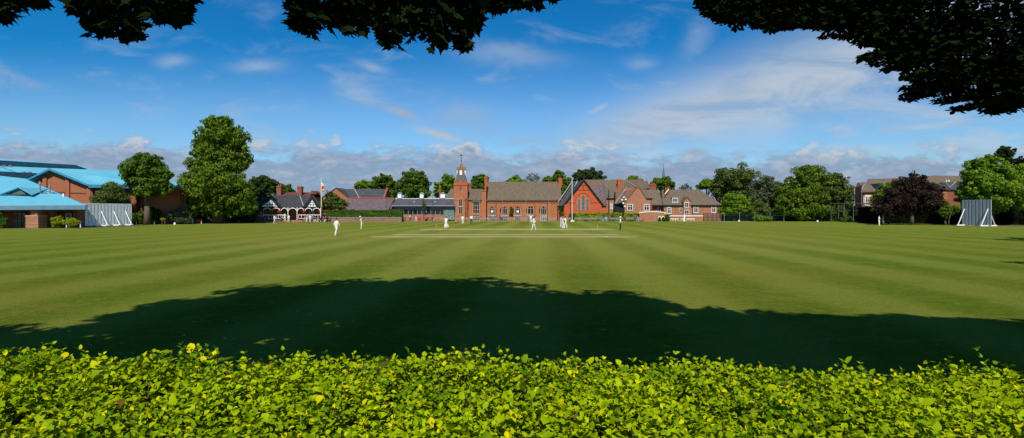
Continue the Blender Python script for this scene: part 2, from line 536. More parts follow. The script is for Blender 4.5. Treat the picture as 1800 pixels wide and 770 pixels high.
# ------------------------------------------------------------------ foliage
def leafcloud(name, lobes, n, size, m, parent=None, seed=1, tuft=.32, flat=.75, up=.25, inner=.12, jitter=.9, nsub=14, spread=.42, cull=None):
    """lobes: (x,y,z,rx,ry,rz). Each lobe is broken into smaller tufts, whose shells carry single leaf clumps."""
    r = np.random.default_rng(seed)
    L = np.array(lobes, float)
    area = L[:, 3] * L[:, 5] + L[:, 3] * L[:, 4]
    tc, tr = [], []
    for l, a in zip(L, area):
        k = max(10, int(nsub * 2.6 * a / area.mean()))
        d = r.normal(size=(k, 3)); d /= np.linalg.norm(d, axis=1)[:, None]
        rad = (.60 + spread * r.random(k))[:, None]
        c = l[:3] + d * l[3:] * rad
        rr = tuft * .72 * math.sqrt(l[3] * l[5]) * (.45 + .95 * r.random(k))
        tc.append(c); tr.append(rr)
    tc = np.vstack(tc); tr = np.hstack(tr)
    wgt = tr ** 2; wgt /= wgt.sum()
    i = r.choice(len(tc), n, p=wgt)
    d = r.normal(size=(n, 3)); d[:, 2] += up; d /= np.linalg.norm(d, axis=1)[:, None]
    rad = 1.08 - np.abs(r.normal(size=n)) * .30
    sc_ = np.ones((n, 3)); sc_[:, 2] = flat
    pos = tc[i] + d * sc_ * (tr[i] * rad)[:, None]
    nin = int(n * inner)
    if nin:
        j = r.choice(len(L), nin, p=area / area.sum())
        dd = r.normal(size=(nin, 3)); dd /= np.linalg.norm(dd, axis=1)[:, None]
        pos[:nin] = L[j][:, :3] + dd * L[j][:, 3:] * (.72 * r.random(nin) ** .4)[:, None]
    pos[:, 2] = np.maximum(pos[:, 2], .05)
    if cull is not None:
        keep = cull(pos); pos = pos[keep]; d = d[keep]; n = len(pos); nin = int(nin * n / len(keep))
    nrm = d + r.normal(size=(n, 3)) * jitter * .6
    nrm /= np.linalg.norm(nrm, axis=1)[:, None]
    a = np.cross(nrm, r.normal(size=(n, 3))); a /= np.linalg.norm(a, axis=1)[:, None]
    b_ = np.cross(nrm, a)
    s = size * (.6 + .8 * r.random(n))[:, None]
    s[:nin] *= 1.8
    vs = np.stack([pos - a * s, pos - b_ * s * .6 + nrm * s * .15, pos + a * s * 1.1, pos + b_ * s * .6 + nrm * s * .15], 1).reshape(-1, 3)
    return quads(name, vs, m, parent)

def quads(name, vs, m, parent=None, per=4):
    nv = len(vs); nf = nv // per
    me = bpy.data.meshes.new(name)
    me.vertices.add(nv); me.vertices.foreach_set('co', np.asarray(vs, np.float32).ravel())
    me.loops.add(nv); me.loops.foreach_set('vertex_index', np.arange(nv, dtype=np.int32))
    me.polygons.add(nf)
    me.polygons.foreach_set('loop_start', np.arange(0, nv, per, dtype=np.int32))
    me.polygons.foreach_set('loop_total', np.full(nf, per, dtype=np.int32))
    me.materials.append(m)
    me.update(calc_edges=True)
    o = bpy.data.objects.new(name, me)
    col.objects.link(o)
    if parent:
        o.parent = parent
        o.matrix_parent_inverse = Matrix.Translation(parent.location).inverted()
    return o

LG = leaf_mat('leaf_mid', (.035, .075, .008), (.105, .175, .018))
LLIME = leaf_mat('leaf_lime', (.045, .090, .008), (.135, .205, .018))
LBR = leaf_mat('leaf_bright', (.060, .13, .010), (.17, .27, .02))
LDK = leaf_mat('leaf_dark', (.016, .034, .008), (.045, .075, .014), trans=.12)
LOL = leaf_mat('leaf_olive', (.040, .066, .012), (.115, .15, .032))
LGREY = leaf_mat('leaf_grey_green', (.05, .07, .032), (.13, .16, .085))
LCOP = leaf_mat('leaf_copper', (.013, .009, .007), (.042, .027, .020), trans=.1)
LYEL = leaf_mat('leaf_yellow_green', (.12, .16, .010), (.30, .33, .02))
LHEDGE = leaf_mat('leaf_hedge', (.030, .070, .008), (.085, .155, .016))

def tree(name, label, px, base_py, Y, lobes_px, m, n=6000, size=.34, trunk=.35, seed=1, group=None, cat='tree', dark=False, tuft=.34, limbs=5, **kw):
    """lobes_px: (px,py,rpx,rpy) outlines of the crown's main masses, all round the trunk's depth"""
    base = Vector((X(px, Y), Y, 0))
    t = thing(name, label, cat, base, group)
    s = Y / F
    lobes = []
    n = int(n * 1.7); size = size * .78
    rr = random.Random(seed)
    for q in lobes_px:
        lx, ly, rx, ry = q[:4]
        oy = q[4] if len(q) > 4 else rr.uniform(-.25, .25) * rx * s
        lobes.append((X(lx, Y), Y + oy, Z(ly, Y), rx * s, rx * s * .9, ry * s))
    leafcloud('crown', lobes, n, size, m, t, seed, tuft, **kw)
    top = max(l[2] for l in lobes)
    mb = MB()
    pts = [base + Vector((0, 0, -.1)), base + Vector((rr.uniform(-.1, .1), 0, top * .3)), Vector((base.x + rr.uniform(-.3, .3), Y, top * .6)), Vector((lobes[0][0], Y, top))]
    mb.chain(pts, [trunk * 1.35, trunk, trunk * .7, trunk * .15], 10)
    for k_ in range(limbs):
        l = lobes[k_ % len(lobes)]
        tip = Vector((l[0] + rr.uniform(-.6, .6) * l[3], l[1] + rr.uniform(-.5, .5) * l[4], l[2] + rr.uniform(0, .5) * l[5]))
        st = pts[1].lerp(pts[2], rr.uniform(0, .8))
        mid = st.lerp(tip, .5) + Vector((0, 0, rr.uniform(-.2, .6)))
        mb.chain([st, mid, tip], [trunk * .45, trunk * .28, trunk * .06], 6)
    mb.build('trunk', DBARK if dark else BARK, t, True)
    return t

def shrub(name, label, px, Y, lobes_px, m, n=1500, size=.16, seed=1, group=None, cat='shrub', tuft=.4, **kw):
    return tree(name, label, px, 0, Y, lobes_px, m, n, size, .06, seed, group, cat, tuft=tuft, limbs=3, **kw)

# --- trees behind the boundary, left part
tree('sycamore_tree', 'round dark green tree on a leaning trunk in front of the blue roofed hall', 258, 0, 98,
     [(256, 300, 32, 26), (235, 310, 22, 22), (280, 312, 24, 22), (258, 286, 24, 17), (262, 330, 34, 16), (225, 300, 15, 15), (291, 328, 14, 14)], LG, 9000, .26, .42, 3, dark=False)
tree('leafy_tree', 'low yellow green tree beside the left sight screen below the blue roof', 196, 0, 97,
     [(196, 345, 26, 22), (180, 352, 16, 16), (212, 350, 18, 18), (196, 332, 14, 14)], LOL, 3500, .2, .15, 4)
tree('lime_tree', 'tallest tree, a broad tiered lime left of the black and white pavilion', 383, 0, 108,
     [(384, 232, 34, 26), (352, 250, 20, 20), (412, 243, 26, 22), (382, 275, 48, 34), (425, 285, 18, 22), (345, 290, 22, 24), (380, 325, 52, 34), (420, 335, 28, 26),
      (345, 338, 28, 26), (390, 360, 52, 22), (370, 216, 20, 13), (397, 213, 18, 12), (432, 262, 9, 10), (433, 360, 20, 14)], LLIME, 30000, .27, .8, 5, nsub=22, tuft=.3)
tree('dark_cedar', 'dark spreading evergreen behind the left end of the pavilion roof', 462, 0, 150,
     [(455, 330, 26, 20), (478, 332, 14, 13), (447, 350, 18, 18), (465, 318, 14, 10)], LDK, 5000, .35, .6, 6)
tree('rounded_tree', 'green tree between the two brick chimneys behind the pavilion', 498, 0, 160,
     [(497, 333, 14, 13), (510, 337, 9, 9)], LG, 2500, .34, .4, 7)
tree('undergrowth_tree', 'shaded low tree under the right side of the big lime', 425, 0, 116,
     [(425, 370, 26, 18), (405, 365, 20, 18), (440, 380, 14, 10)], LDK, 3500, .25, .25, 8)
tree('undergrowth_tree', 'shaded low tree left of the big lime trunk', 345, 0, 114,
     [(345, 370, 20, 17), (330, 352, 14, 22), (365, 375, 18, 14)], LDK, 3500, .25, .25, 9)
# distant tree tops behind the school
FARG = 'trees behind the school roofs'
for (lab, px, Y, lob, m, n, sd) in [
    ('low rounded tree showing left over the grey slate roof', 638, 175, [(636, 326, 15, 9), (648, 330, 16, 12)], LBR, 3000, 11),
    ('dark green tree above the purple slate roof', 675, 172, [(672, 320, 18, 15), (686, 326, 14, 14), (664, 330, 14, 12), (690, 340, 12, 12)], LG, 6000, 12),
    ('large uneven tree above the left two white roof lanterns', 728, 168, [(727, 313, 20, 15), (740, 322, 18, 16), (714, 325, 16, 17), (728, 338, 28, 14), (745, 340, 14, 10)], LG, 8000, 13),
    ('bright green tree leaning against the left side of the clock tower', 788, 165, [(788, 318, 13, 12), (778, 330, 16, 12), (796, 328, 12, 16), (770, 338, 10, 9)], LBR, 5000, 14),
    ('rounded tree between the tower and the hall roof', 843, 165, [(843, 319, 15, 13), (836, 328, 11, 11), (852, 326, 10, 12)], LG, 4500, 15),
    ('small bright treetop above the left half of the hall ridge', 905, 172, [(906, 317, 12, 9), (896, 322, 10, 7), (918, 321, 8, 6)], LBR, 2500, 16),
    ('round treetop left of the hall chimney above the ridge', 978, 165, [(981, 314, 14, 14), (965, 318, 12, 9), (990, 324, 16, 17), (992, 340, 12, 14)], LG, 7000, 17),
    ('dark domed treetop above the red gable', 1033, 175, [(1033, 310, 22, 14), (1018, 312, 13, 13), (1052, 315, 14, 9)], LDK, 5500, 18),
    ('small treetop right of the roof chimney', 1115, 180, [(1112, 315, 11, 6), (1123, 318, 8, 5)], LBR, 1800, 19),
    ('round green tree below the distant church spire', 1168, 170, [(1167, 323, 17, 13), (1154, 327, 13, 9), (1177, 328, 10, 11)], LG, 5000, 20),
    ('bushy treetop above the right end of the long brick house roof', 1242, 168, [(1243, 324, 14, 10), (1232, 328, 9, 6), (1256, 330, 10, 10)], LBR, 3500, 21)]:
    tree('distant_tree', lab, px, 0, Y, lob, m, n, .33, .45, sd, FARG)
def wispy(label, px, Y, lob, seed):
    t = tree('wispy_tree', label, px, 0, Y, lob, LGREY, 420, .22, .22, seed, 'thin trees behind the roofs', limbs=12, inner=0)
wispy('thin open branched tree above the middle of the hall ridge', 937, 170, [(937, 312, 11, 9), (929, 316, 8, 7), (946, 316, 8, 6)], 23)
wispy('thin pointed tree right of the green tree below the spire', 1205, 172, [(1205, 329, 7, 6), (1199, 332, 6, 4), (1212, 332, 5, 4)], 24)
# --- right side
RG = 'trees along the right of the ground'
for (nm, lab, px, Y, lob, m, n, sz, sd) in [
    ('oak_tree', 'broad olive tree rising right behind the brick house roof', 1290, 150, [(1290, 312, 30, 21), (1268, 322, 20, 20), (1312, 322, 22, 22), (1290, 345, 38, 22), (1322, 345, 16, 18)], LOL, 11000, .3, 31),
    ('small_tree', 'bright green rounded tree hiding the right end of the brick house', 1290, 134, [(1288, 358, 19, 18), (1304, 362, 14, 15), (1278, 368, 12, 12)], LBR, 5000, .24, 32),
    ('willow_tree', 'silvery grey green tree left of the widest tree', 1345, 140, [(1345, 335, 20, 22), (1335, 355, 18, 22), (1360, 345, 16, 24), (1348, 315, 10, 9)], LGREY, 8000, .25, 33),
    ('grey_shrub_tree', 'dull grey green tree in front of the willow by the mesh fence', 1325, 134, [(1322, 362, 16, 16), (1338, 370, 18, 14)], LOL, 4000, .2, 34),
    ('chestnut_tree', 'widest tree on the right with bright sunlit leaves down to the grass', 1420, 132, [(1425, 305, 28, 16), (1400, 320, 22, 18), (1445, 322, 24, 20), (1420, 342, 44, 22), (1392, 350, 26, 20), (1455, 350, 22, 22), (1415, 368, 42, 16), (1380, 368, 20, 12), (1440, 372, 24, 12)], LLIME, 22000, .27, 35),
    ('slender_tree', 'narrow mixed green tree right of the widest tree', 1478, 130, [(1475, 318, 13, 15), (1470, 345, 20, 26), (1490, 350, 14, 22), (1484, 372, 18, 12), (1497, 330, 6, 7)], LOL, 8000, .24, 36),
    ('copper_beech', 'large dark purple copper beech before the brown roofed building', 1603, 98, [(1605, 325, 26, 18), (1585, 340, 24, 20), (1628, 342, 24, 20), (1603, 355, 44, 20), (1572, 362, 20, 14), (1640, 360, 16, 14), (1606, 308, 8, 8), (1620, 312, 8, 8)], LCOP, 16000, .2, 37),
    ('green_tree', 'green tree left behind the copper beech', 1562, 106, [(1562, 335, 14, 14), (1552, 350, 16, 16), (1570, 325, 10, 8), (1545, 362, 12, 12)], LG, 5000, .22, 38),
    ('yellow_tree', 'yellow green treetop right behind the copper beech', 1635, 108, [(1634, 328, 12, 9), (1642, 334, 8, 7)], LLIME, 2200, .2, 39),
    ('small_copper_tree', 'small reddish purple tree at the left foot of the copper beech', 1553, 97, [(1553, 366, 12, 9), (1560, 374, 8, 6)], LCOP, 1600, .16, 40),
    ('shrub_tree', 'feathery pale green small tree before the brick wing', 1662, 96, [(1655, 362, 11, 11), (1664, 372, 12, 9)], LOL, 2200, .16, 41),
    ('maple_tree', 'big bright green tree above the right sight screen', 1740, 95, [(1738, 305, 34, 22), (1715, 325, 28, 24), (1765, 315, 32, 26), (1745, 340, 46, 26), (1790, 335, 24, 28), (1710, 350, 20, 18), (1735, 285, 22, 12), (1700, 366, 18, 10)], LBR, 24000, .24, 42),
    ('pine_tree', 'dark crown sticking up highest behind the big maple', 1763, 112, [(1763, 266, 12, 8), (1756, 276, 9, 8), (1770, 280, 8, 10)], LDK, 2200, .22, 43),
    ('dark_copper_tree', 'dark purple tree cut by the right edge of the photo', 1800, 104, [(1800, 290, 16, 14), (1806, 315, 16, 16)], LCOP, 3500, .2, 44)]:
    tree(nm, lab, px, 0, Y, [(a_, b_ + 1, c_ * 1.1 + 1, d_ * 1.08 + .5) for a_, b_, c_, d_ in lob], m, n, sz, (.26 if m is LCOP else .5) if n > 7000 else .15, sd, RG)

# shrubs
SG = 'shrubs along the boundary'
for (nm, lab, px, Y, lob, m, n, sz, sd) in [
    ('golden_shrub', 'yellow green shrub under the blue eave, left of the pair', 103, 79, [(102, 388, 9, 9), (98, 393, 8, 6)], LYEL, 1500, .09, 51),
    ('golden_shrub', 'wider yellow green shrub beside the left sight screen', 124, 79, [(120, 391, 10, 8), (132, 392, 10, 6), (126, 388, 8, 6)], LYEL, 1900, .09, 52),
    ('leafy_shrub', 'green shrub at the far left edge under the blue roof', 3, 78, [(1, 378, 6, 12), (4, 390, 7, 11)], LG, 900, .1, 53),
    ('dark_shrub', 'dark green shrub between the left sight screen and the leaning trunk', 240, 99, [(238, 382, 12, 10), (226, 386, 11, 8), (248, 377, 6, 7)], LG, 2200, .14, 54),
    ('ball_shrub', 'very dark rounded shrub right of the leaning trunk', 272, 101, [(272, 378, 13, 13), (272, 386, 12, 8)], LDK, 2200, .14, 55),
    ('yellow_bush', 'small yellow bush between dark and green rounded shrubs', 285, 99.5, [(286, 386, 4, 3)], LYEL, 400, .08, 56),
    ('rounded_shrub', 'large rounded green shrub with fine upright leaves by the white posts', 315, 103, [(316, 379, 19, 13), (306, 383, 16, 9), (328, 382, 12, 10)], LGREY, 4000, .13, 57),
    ('tall_shrub', 'big loose bush between the flagpole and the purple slate roof', 588, 129, [(585, 356, 16, 14), (574, 362, 12, 12), (600, 362, 12, 10), (580, 343, 9, 8)], LOL, 4500, .2, 58),
    ('bright_shrub', 'light green shrub against the mesh fence, left of two', 1333, 128, [(1331, 383, 10, 5), (1341, 384, 8, 4)], LBR, 1300, .15, 59),
    ('bright_shrub', 'light green shrub against the mesh fence, right of two', 1350, 128, [(1350, 385, 8, 4)], LBR, 900, .15, 60),
    ('conical_shrub', 'dark green conical shrub at the end of the cream topped wall', 1173, 130, [(1173, 382, 4.5, 6), (1173, 386, 5, 4)], LHEDGE, 800, .12, 61),
    ('clipped_shrub', 'small dark clipped shrub in the left cream arch', 1159.5, 130, [(1159.5, 386, 2.5, 3.2)], LDK, 300, .1, 62),
    ('clipped_shrub', 'small dark clipped shrub in the right cream arch', 1165.5, 130, [(1165.5, 386, 2.5, 3.2)], LDK, 300, .1, 63),
    ('yellow_shrub', 'yellow green shrub spilling over the dark hedge below the brick wing', 1668, 94, [(1665, 368, 8, 7), (1658, 375, 6, 5)], LLIME, 1200, .12, 64),
    ('low_shrub', 'ragged low bush by the cricket net frame', 1492, 118, [(1492, 384, 8, 5), (1482, 386, 6, 4)], LG, 900, .14, 65)]:
    shrub(nm, lab, px, Y, lob, m, n, sz, sd, SG)
t = thing('sapling', 'slender young tree in front of the modern dining block', 'tree', (X(745, 131), 131, 0))
leafcloud('crown', [(X(745.5, 131), 131, Z(362, 131), .45, .45, 1.6), (X(744, 131), 131, Z(352, 131), .3, .3, .7)], 320, .14, LOL, t, 71)
MB().tube((X(744.5, 131), 131, 0), (X(745, 131), 131, Z(356, 131)), .06, .03).build('trunk', BARK, t)
t = thing('climbing_shrub', 'thin climber growing on the hall wall between windows', 'plant', (X(899, 135), 135, 0))
leafcloud('crown', [(X(899, 135.6), 135.5, Z(372, 135), .5, .3, 1.5)], 350, .13, LOL, t, 72)
MB().tube((X(899, 135), 135.5, 0), (X(899, 135), 135.6, Z(366, 135)), .05, .02).build('trunk', BARK, t)

def boxhedge(name, label, x0, x1, y0, y1, z0, z1, m, n, size, seed, skew=0.0):
    """clipped hedge: leaves over every face of a box, gently uneven; skew = metres of y gained along its length"""
    r = np.random.default_rng(seed)
    t = thing(name, label, 'hedge', ((x0 + x1) / 2, (y0 + y1) / 2, z0))
    w_, d_, h_ = x1 - x0, y1 - y0, z1 - z0
    A = np.array([w_ * h_, w_ * h_, w_ * d_, d_ * h_, d_ * h_]); A /= A.sum()
    f = r.choice(5, n, p=A); a, b2 = r.random(n), r.random(n)
    pos = np.zeros((n, 3)); nr = np.zeros((n, 3))
    for k_, (px_, nrm) in enumerate([((0, 0), (0, -1, 0)), ((0, 1), (0, 1, 0)), ((1, 1), (0, 0, 1)), ((2, 0), (-1, 0, 0)), ((2, 1), (1, 0, 0))]):
        q = f == k_
        nr[q] = nrm
        if px_[0] == 0: pos[q] = np.stack([x0 + a[q] * w_, np.full(q.sum(), y0 if px_[1] == 0 else y1), z0 + b2[q] * h_], 1)
        if px_[0] == 1: pos[q] = np.stack([x0 + a[q] * w_, y0 + b2[q] * d_, np.full(q.sum(), z1)], 1)
        if px_[0] == 2: pos[q] = np.stack([np.full(q.sum(), x0 if px_[1] == 0 else x1), y0 + a[q] * d_, z0 + b2[q] * h_], 1)
    ph = r.random(6) * 6
    und = .10 * (np.sin(pos[:, 0] * 1.1 + ph[0]) + np.sin(pos[:, 0] * 2.9 + ph[1]) + np.sin(pos[:, 2] * 3.1 + pos[:, 0] * .7 + ph[2]))
    pos += nr * (und - np.abs(r.normal(size=n)) * size * .7)[:, None]
    pos[:, 1] += skew * (pos[:, 0] - x0) / w_
    nrm = nr * .9 + r.normal(size=(n, 3)) * .6 + np.array([0, 0, .25]); nrm /= np.linalg.norm(nrm, axis=1)[:, None]
    a_ = np.cross(nrm, r.normal(size=(n, 3))); a_ /= np.linalg.norm(a_, axis=1)[:, None]; b_ = np.cross(nrm, a_)
    s = size * (.6 + .8 * r.random(n))[:, None]
    vs = np.stack([pos - a_ * s, pos - b_ * s * .6, pos + a_ * s, pos + b_ * s * .6], 1).reshape(-1, 3)
    quads('foliage', vs, m, t)
    i_ = size * 1.2
    mb = MB()
    mb.prism([(x0 + i_, y0 + i_, z0), (x1 - i_, y0 + i_ + skew, z0), (x1 - i_, y1 - i_ + skew, z0), (x0 + i_, y1 - i_, z0)], (0, 0, h_ - i_))
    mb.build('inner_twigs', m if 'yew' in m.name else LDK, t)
    return t
Yh = 124
boxhedge('clipped_hedge', 'long clipped green hedge on top of the low brick wall', X(569, Yh), X(706, Yh), Yh + .4, Yh + 2.2, 1.0, Z(369.5, Yh), LHEDGE, 9000, .13, 81)
boxhedge('golden_hedge', 'yellow green clipped hedge behind the right hand benches', X(1012, 132), X(1138, 132), 131.6, 132.8, .0, Z(374.5, 132), leaf_mat('leaf_golden_hedge', (.10, .15, .012), (.30, .36, .02)), 8000, .13, 82)
boxhedge('dark_hedge_section', 'dark green low hedge left of the golden hedge by the red gable', X(1000, 132), X(1011, 132), 131.8, 132.8, .0, Z(375.5, 132), LHEDGE, 900, .13, 83)
boxhedge('tall_dark_hedge', 'tall dark hedge in shade along the right boundary', 72.5, 118, 111, 113.5, 0, 3.25, leaf_mat('leaf_yew', (.0025, .005, .002), (.006, .012, .004), trans=0, spec=.03), 30000, .17, 84, skew=-31)  # near-black leaf colour stands in for tree shade over the hedge
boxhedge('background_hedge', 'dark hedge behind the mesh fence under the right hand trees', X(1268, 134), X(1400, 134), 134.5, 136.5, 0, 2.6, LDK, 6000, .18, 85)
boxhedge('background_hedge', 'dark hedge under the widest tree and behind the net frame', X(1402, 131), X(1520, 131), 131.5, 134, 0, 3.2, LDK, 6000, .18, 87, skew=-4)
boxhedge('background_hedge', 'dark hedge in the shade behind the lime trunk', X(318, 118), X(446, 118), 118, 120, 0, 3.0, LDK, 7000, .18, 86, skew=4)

# ------------------------------------------------------------------ architectural helpers (front faces look towards -Y)
def window(parent, xc, z0, w_, h_, yf, frame=WHITE, pane=GLASS, bars_v=1, bars_h=1, fw=.09, arch=0, name='window', label=None):
    """frame proud of the wall, pane set just behind the bars"""
    def outline(w2, h2, ar):
        if not arch: return [(xc - w2 / 2, z0 + (h_ - h2) / 2), (xc + w2 / 2, z0 + (h_ - h2) / 2), (xc + w2 / 2, z0 + h2 + (h_ - h2) / 2), (xc - w2 / 2, z0 + h2 + (h_ - h2) / 2)]
        bot = z0 + (h_ - h2) / 2; sp_ = z0 + h_ - ar
        pts = [(xc - w2 / 2, bot), (xc + w2 / 2, bot)]
        for i in range(9):
            a = PI * i / 8
            k = 1 + .12 * math.sin(a) ** 6 if arch == 2 else 1
            pts.append((xc + math.cos(a) * w2 / 2, sp_ + math.sin(a) * (h2 / 2 + h_ / 2 - (h_ - ar)) * k))
        return pts
    ar = w_ / 2 if arch else 0
    fo = outline(w_, h_, ar); fi = outline(w_ - 2 * fw, h_ - 2 * fw, ar)
    mb = MB(); n = len(fo)
    for y_a, y_b in ((yf - .10, yf + .02),):
        vs = [(x, y_a, z) for x, z in fo] + [(x, y_a, z) for x, z in fi] + [(x, y_b, z) for x, z in fo] + [(x, y_b, z) for x, z in fi]
        fs = []
        for i in range(n):
            j = (i + 1) % n
            fs += [(i, j, n + j, n + i), (i, 2 * n + i, 2 * n + j, j), (n + i, n + j, 3 * n + j, 3 * n + i)]
        mb.add(vs, fs)
    for i in range(bars_v):
        x = xc - w_ / 2 + w_ * (i + 1) / (bars_v + 1)
        mb.box(x - fw * .35, x + fw * .35, yf - .085, yf - .035, z0 + fw, z0 + h_ - fw * (1 if not arch else 1.2))
    for i in range(bars_h):
        z = z0 + (h_ - (ar if arch else 0)) * (i + 1) / (bars_h + (0 if arch else 1)) if arch else z0 + h_ * (.62 if bars_h == 1 else (i + 1) / (bars_h + 1))
        mb.box(xc - w_ / 2 + fw, xc + w_ / 2 - fw, yf - .08, yf - .03, z - fw * .3, z + fw * .3)
    wobj = mb.build(name, frame, parent)
    if label: wobj['label'] = label
    mb2 = MB().poly(fi, yf - .025, yf + .015)
    mb2.build('pane', pane, wobj)
    return wobj

def roofx(mb, x0, x1, y0, y1, ze, zr, ov=.4, hl=0.0, hr=0.0, t_=.18, ends=.15):
    """ridge along X; hl / hr = hip lengths"""
    ym = (y0 + y1) / 2; sl = (zr - ze) / (ym - y0); zo = ze - ov * sl
    oxl = ov if hl else ends; oxr = ov if hr else ends
    A = (x0 - oxl, y0 - ov, zo); B = (x1 + oxr, y0 - ov, zo); C_ = (x1 + oxr, y1 + ov, zo); D = (x0 - oxl, y1 + ov, zo)
    r0 = (x0 + hl - (0 if hl else oxl), ym, zr); r1 = (x1 - hr + (0 if hr else oxr), ym, zr)
    mb.slab([A, B, r1, r0], t_); mb.slab([C_, D, r0, r1], t_)
    if hl: mb.slab([D, A, r0], t_)
    if hr: mb.slab([B, C_, r1], t_)
    return mb

def gable_roof_y(mb, x0, x1, xa, y0, y1, ze0, ze1, za, ov=.35, front=.3, t_=.18):
    """ridge along Y (gable faces the field); eaves ze0 (left) and ze1 (right)"""
    sl0 = (za - ze0) / (xa - x0); sl1 = (za - ze1) / (x1 - xa)
    mb.slab([(x0 - ov, y0 - front, ze0 - ov * sl0 + t_), (xa, y0 - front, za + t_), (xa, y1, za + t_), (x0 - ov, y1, ze0 - ov * sl0 + t_)], t_)
    mb.slab([(xa, y0 - front, za + t_), (x1 + ov, y0 - front, ze1 - ov * sl1 + t_), (x1 + ov, y1, ze1 - ov * sl1 + t_), (xa, y1, za + t_)], t_)
    return mb

def chimney(parent, x0, x1, y0, y1, z0, z1, m=None, pots=2, name='chimney'):
    mb = MB().box(x0, x1, y0, y1, z0, z1 - .35)
    mb.box(x0 - .1, x1 + .1, y0 - .1, y1 + .1, z1 - .35, z1 - .12)
    mb.box(x0 - .02, x1 + .02, y0 - .02, y1 + .02, z1 - .12, z1)
    c = mb.build(name, m or BR, parent)
    pm_ = MB()
    for i in range(pots):
        x = x0 + (x1 - x0) * (i + .5) / pots
        pm_.tube((x, (y0 + y1) / 2, z1 - .02), (x, (y0 + y1) / 2, z1 + .4), .13, .1)
    pm_.build('chimney_pot', BRR, c)
    return c

# ------------------------------------------------------------------ main hall
Y0 = 136.0
s0 = F / Y0
hall = thing('school_hall', 'long orange brick hall with brown tiled roof and five arched windows', 'hall', (X(920, Y0), Y0, 0))
x0, x1 = X(855, Y0), X(987, Y0); ze = Z(350, Y0); yr = Y0 + 6; zr = Z(319.5, yr)
wb = MB(); wb.box(x0, x1, Y0, Y0 + 12, 0, ze)
wb.prism([(x0, Y0 + .05, ze), (x0, Y0 + 11.9, ze), (x0, yr, zr - .25)], (.4, 0, 0)); wb.prism([(x1 - .4, Y0 + .05, ze), (x1 - .4, Y0 + 11.9, ze), (x1 - .4, yr, zr - .25)], (.4, 0, 0))
wb.build('wall', BR, hall)
roofx(MB(), x0, x1, Y0, Y0 + 12, ze, zr, .35).build('roof', TILE, hall)
co = MB(); co.box(x0, x1, Y0 - .22, Y0 - .003, ze - .62, ze - .32); co.box(x0, x1, Y0 - .12, Y0 - .003, ze - .95, ze - .82)
co.build('cornice', BR, hall)
MB().box(x0, x1, Y0 - .42, Y0 - .26, ze - .3, ze - .14).build('gutter', LEAD, hall)
wxs = [865, 887.3, 910, 932.8, 955.3]
for i, wx in enumerate(wxs):
    xc = X(wx, Y0)
    if i == 3:
        window(hall, xc, Z(377, Y0), 1.65, Z(361, Y0) - Z(377, Y0), Y0, STONE, GLASS, 1, 1, .14, arch=2, label='arched window with a grey central frame')
    else:
        window(hall, xc, Z(377, Y0), 1.5, Z(361.5, Y0) - Z(377, Y0), Y0, STONE, GLASS, 2, 1, .12, arch=2)
    window(hall, xc, Z(387.5, Y0), 1.6, Z(381, Y0) - Z(387.5, Y0), Y0, WHITE if i == 4 else STONE, GLASS, 2, 0, .09)
    MB().box(xc - .95, xc + .95, Y0 - .16, Y0 - .003, Z(380.2, Y0), Z(378, Y0)).build('window_sill', GREYSTONE, hall)
    arc = MB()
    r0_, r1_ = .84, 1.04
    zc = Z(361.5, Y0) - .78; pts = [(xc + math.cos(a) * r1_, zc + math.sin(a) * r1_ * 1.05) for a in [PI * k / 12 for k in range(13)]] + [(xc + math.cos(a) * r0_, zc + math.sin(a) * r0_ * 1.02) for a in [PI * k / 12 for k in range(12, -1, -1)]]
    arc.poly(pts, Y0 - .09, Y0 - .003); arc.build('window_hood', BRR, hall)
for bx_ in (876, 898.6, 921.3, 944, 966.8):
    mb = MB(); xb = X(bx_, Y0); mb.box(xb - .28, xb + .28, Y0 - .35, Y0 - .004, 0, Z(368, Y0)); mb.box(xb - .22, xb + .22, Y0 - .24, Y0 - .004, Z(368, Y0), Z(357, Y0))
    mb.build('buttress', BR, hall)
for bx_ in (880, 902.5, 925.5, 948.5):
    xb = X(bx_, Y0); MB().box(xb - .12, xb + .12, Y0 - .3, Y0 - .14, Z(372, Y0), Z(366.5, Y0)).build('wall_lantern', BLACK, hall)
for bx_ in (872, 940, 962):
    xb = X(bx_, Y0); MB().tube((xb, Y0 - .12, 0), (xb, Y0 - .12, ze - .95), .06).build('drainpipe', BLACK, hall)
for wx in (865, 910):
    xb = X(wx, Y0); MB().box(xb - .3, xb + .3, Y0 - .12, Y0 - .09, Z(373.5, Y0), Z(370, Y0)).build('window_poster', WHITE, hall)
chimney(hall, X(981.5, 141), X(987.5, 141), 140.5, 141.8, Z(330, 141), Z(314, 141), BRR, 2)
chimney(hall, X(852, 137), X(856.5, 137), 136.6, 137.8, Z(336, 137), Z(311, 137), BRR, 1)
MB().box(X(847.3, Y0), X(854.5, Y0), Y0 - .6, Y0 + 1.4, 0, Z(336, Y0)).box(X(846.8, Y0), X(855, Y0), Y0 - .7, Y0 + 1.5, Z(336, Y0), Z(334.8, Y0)).build('chimney_breast', BR, hall)
MB().tube((X(855.5, Y0), Y0 - .15, 0), (X(855.5, Y0), Y0 - .15, Z(327, Y0)), .12).build('downpipe', BLACK, hall)

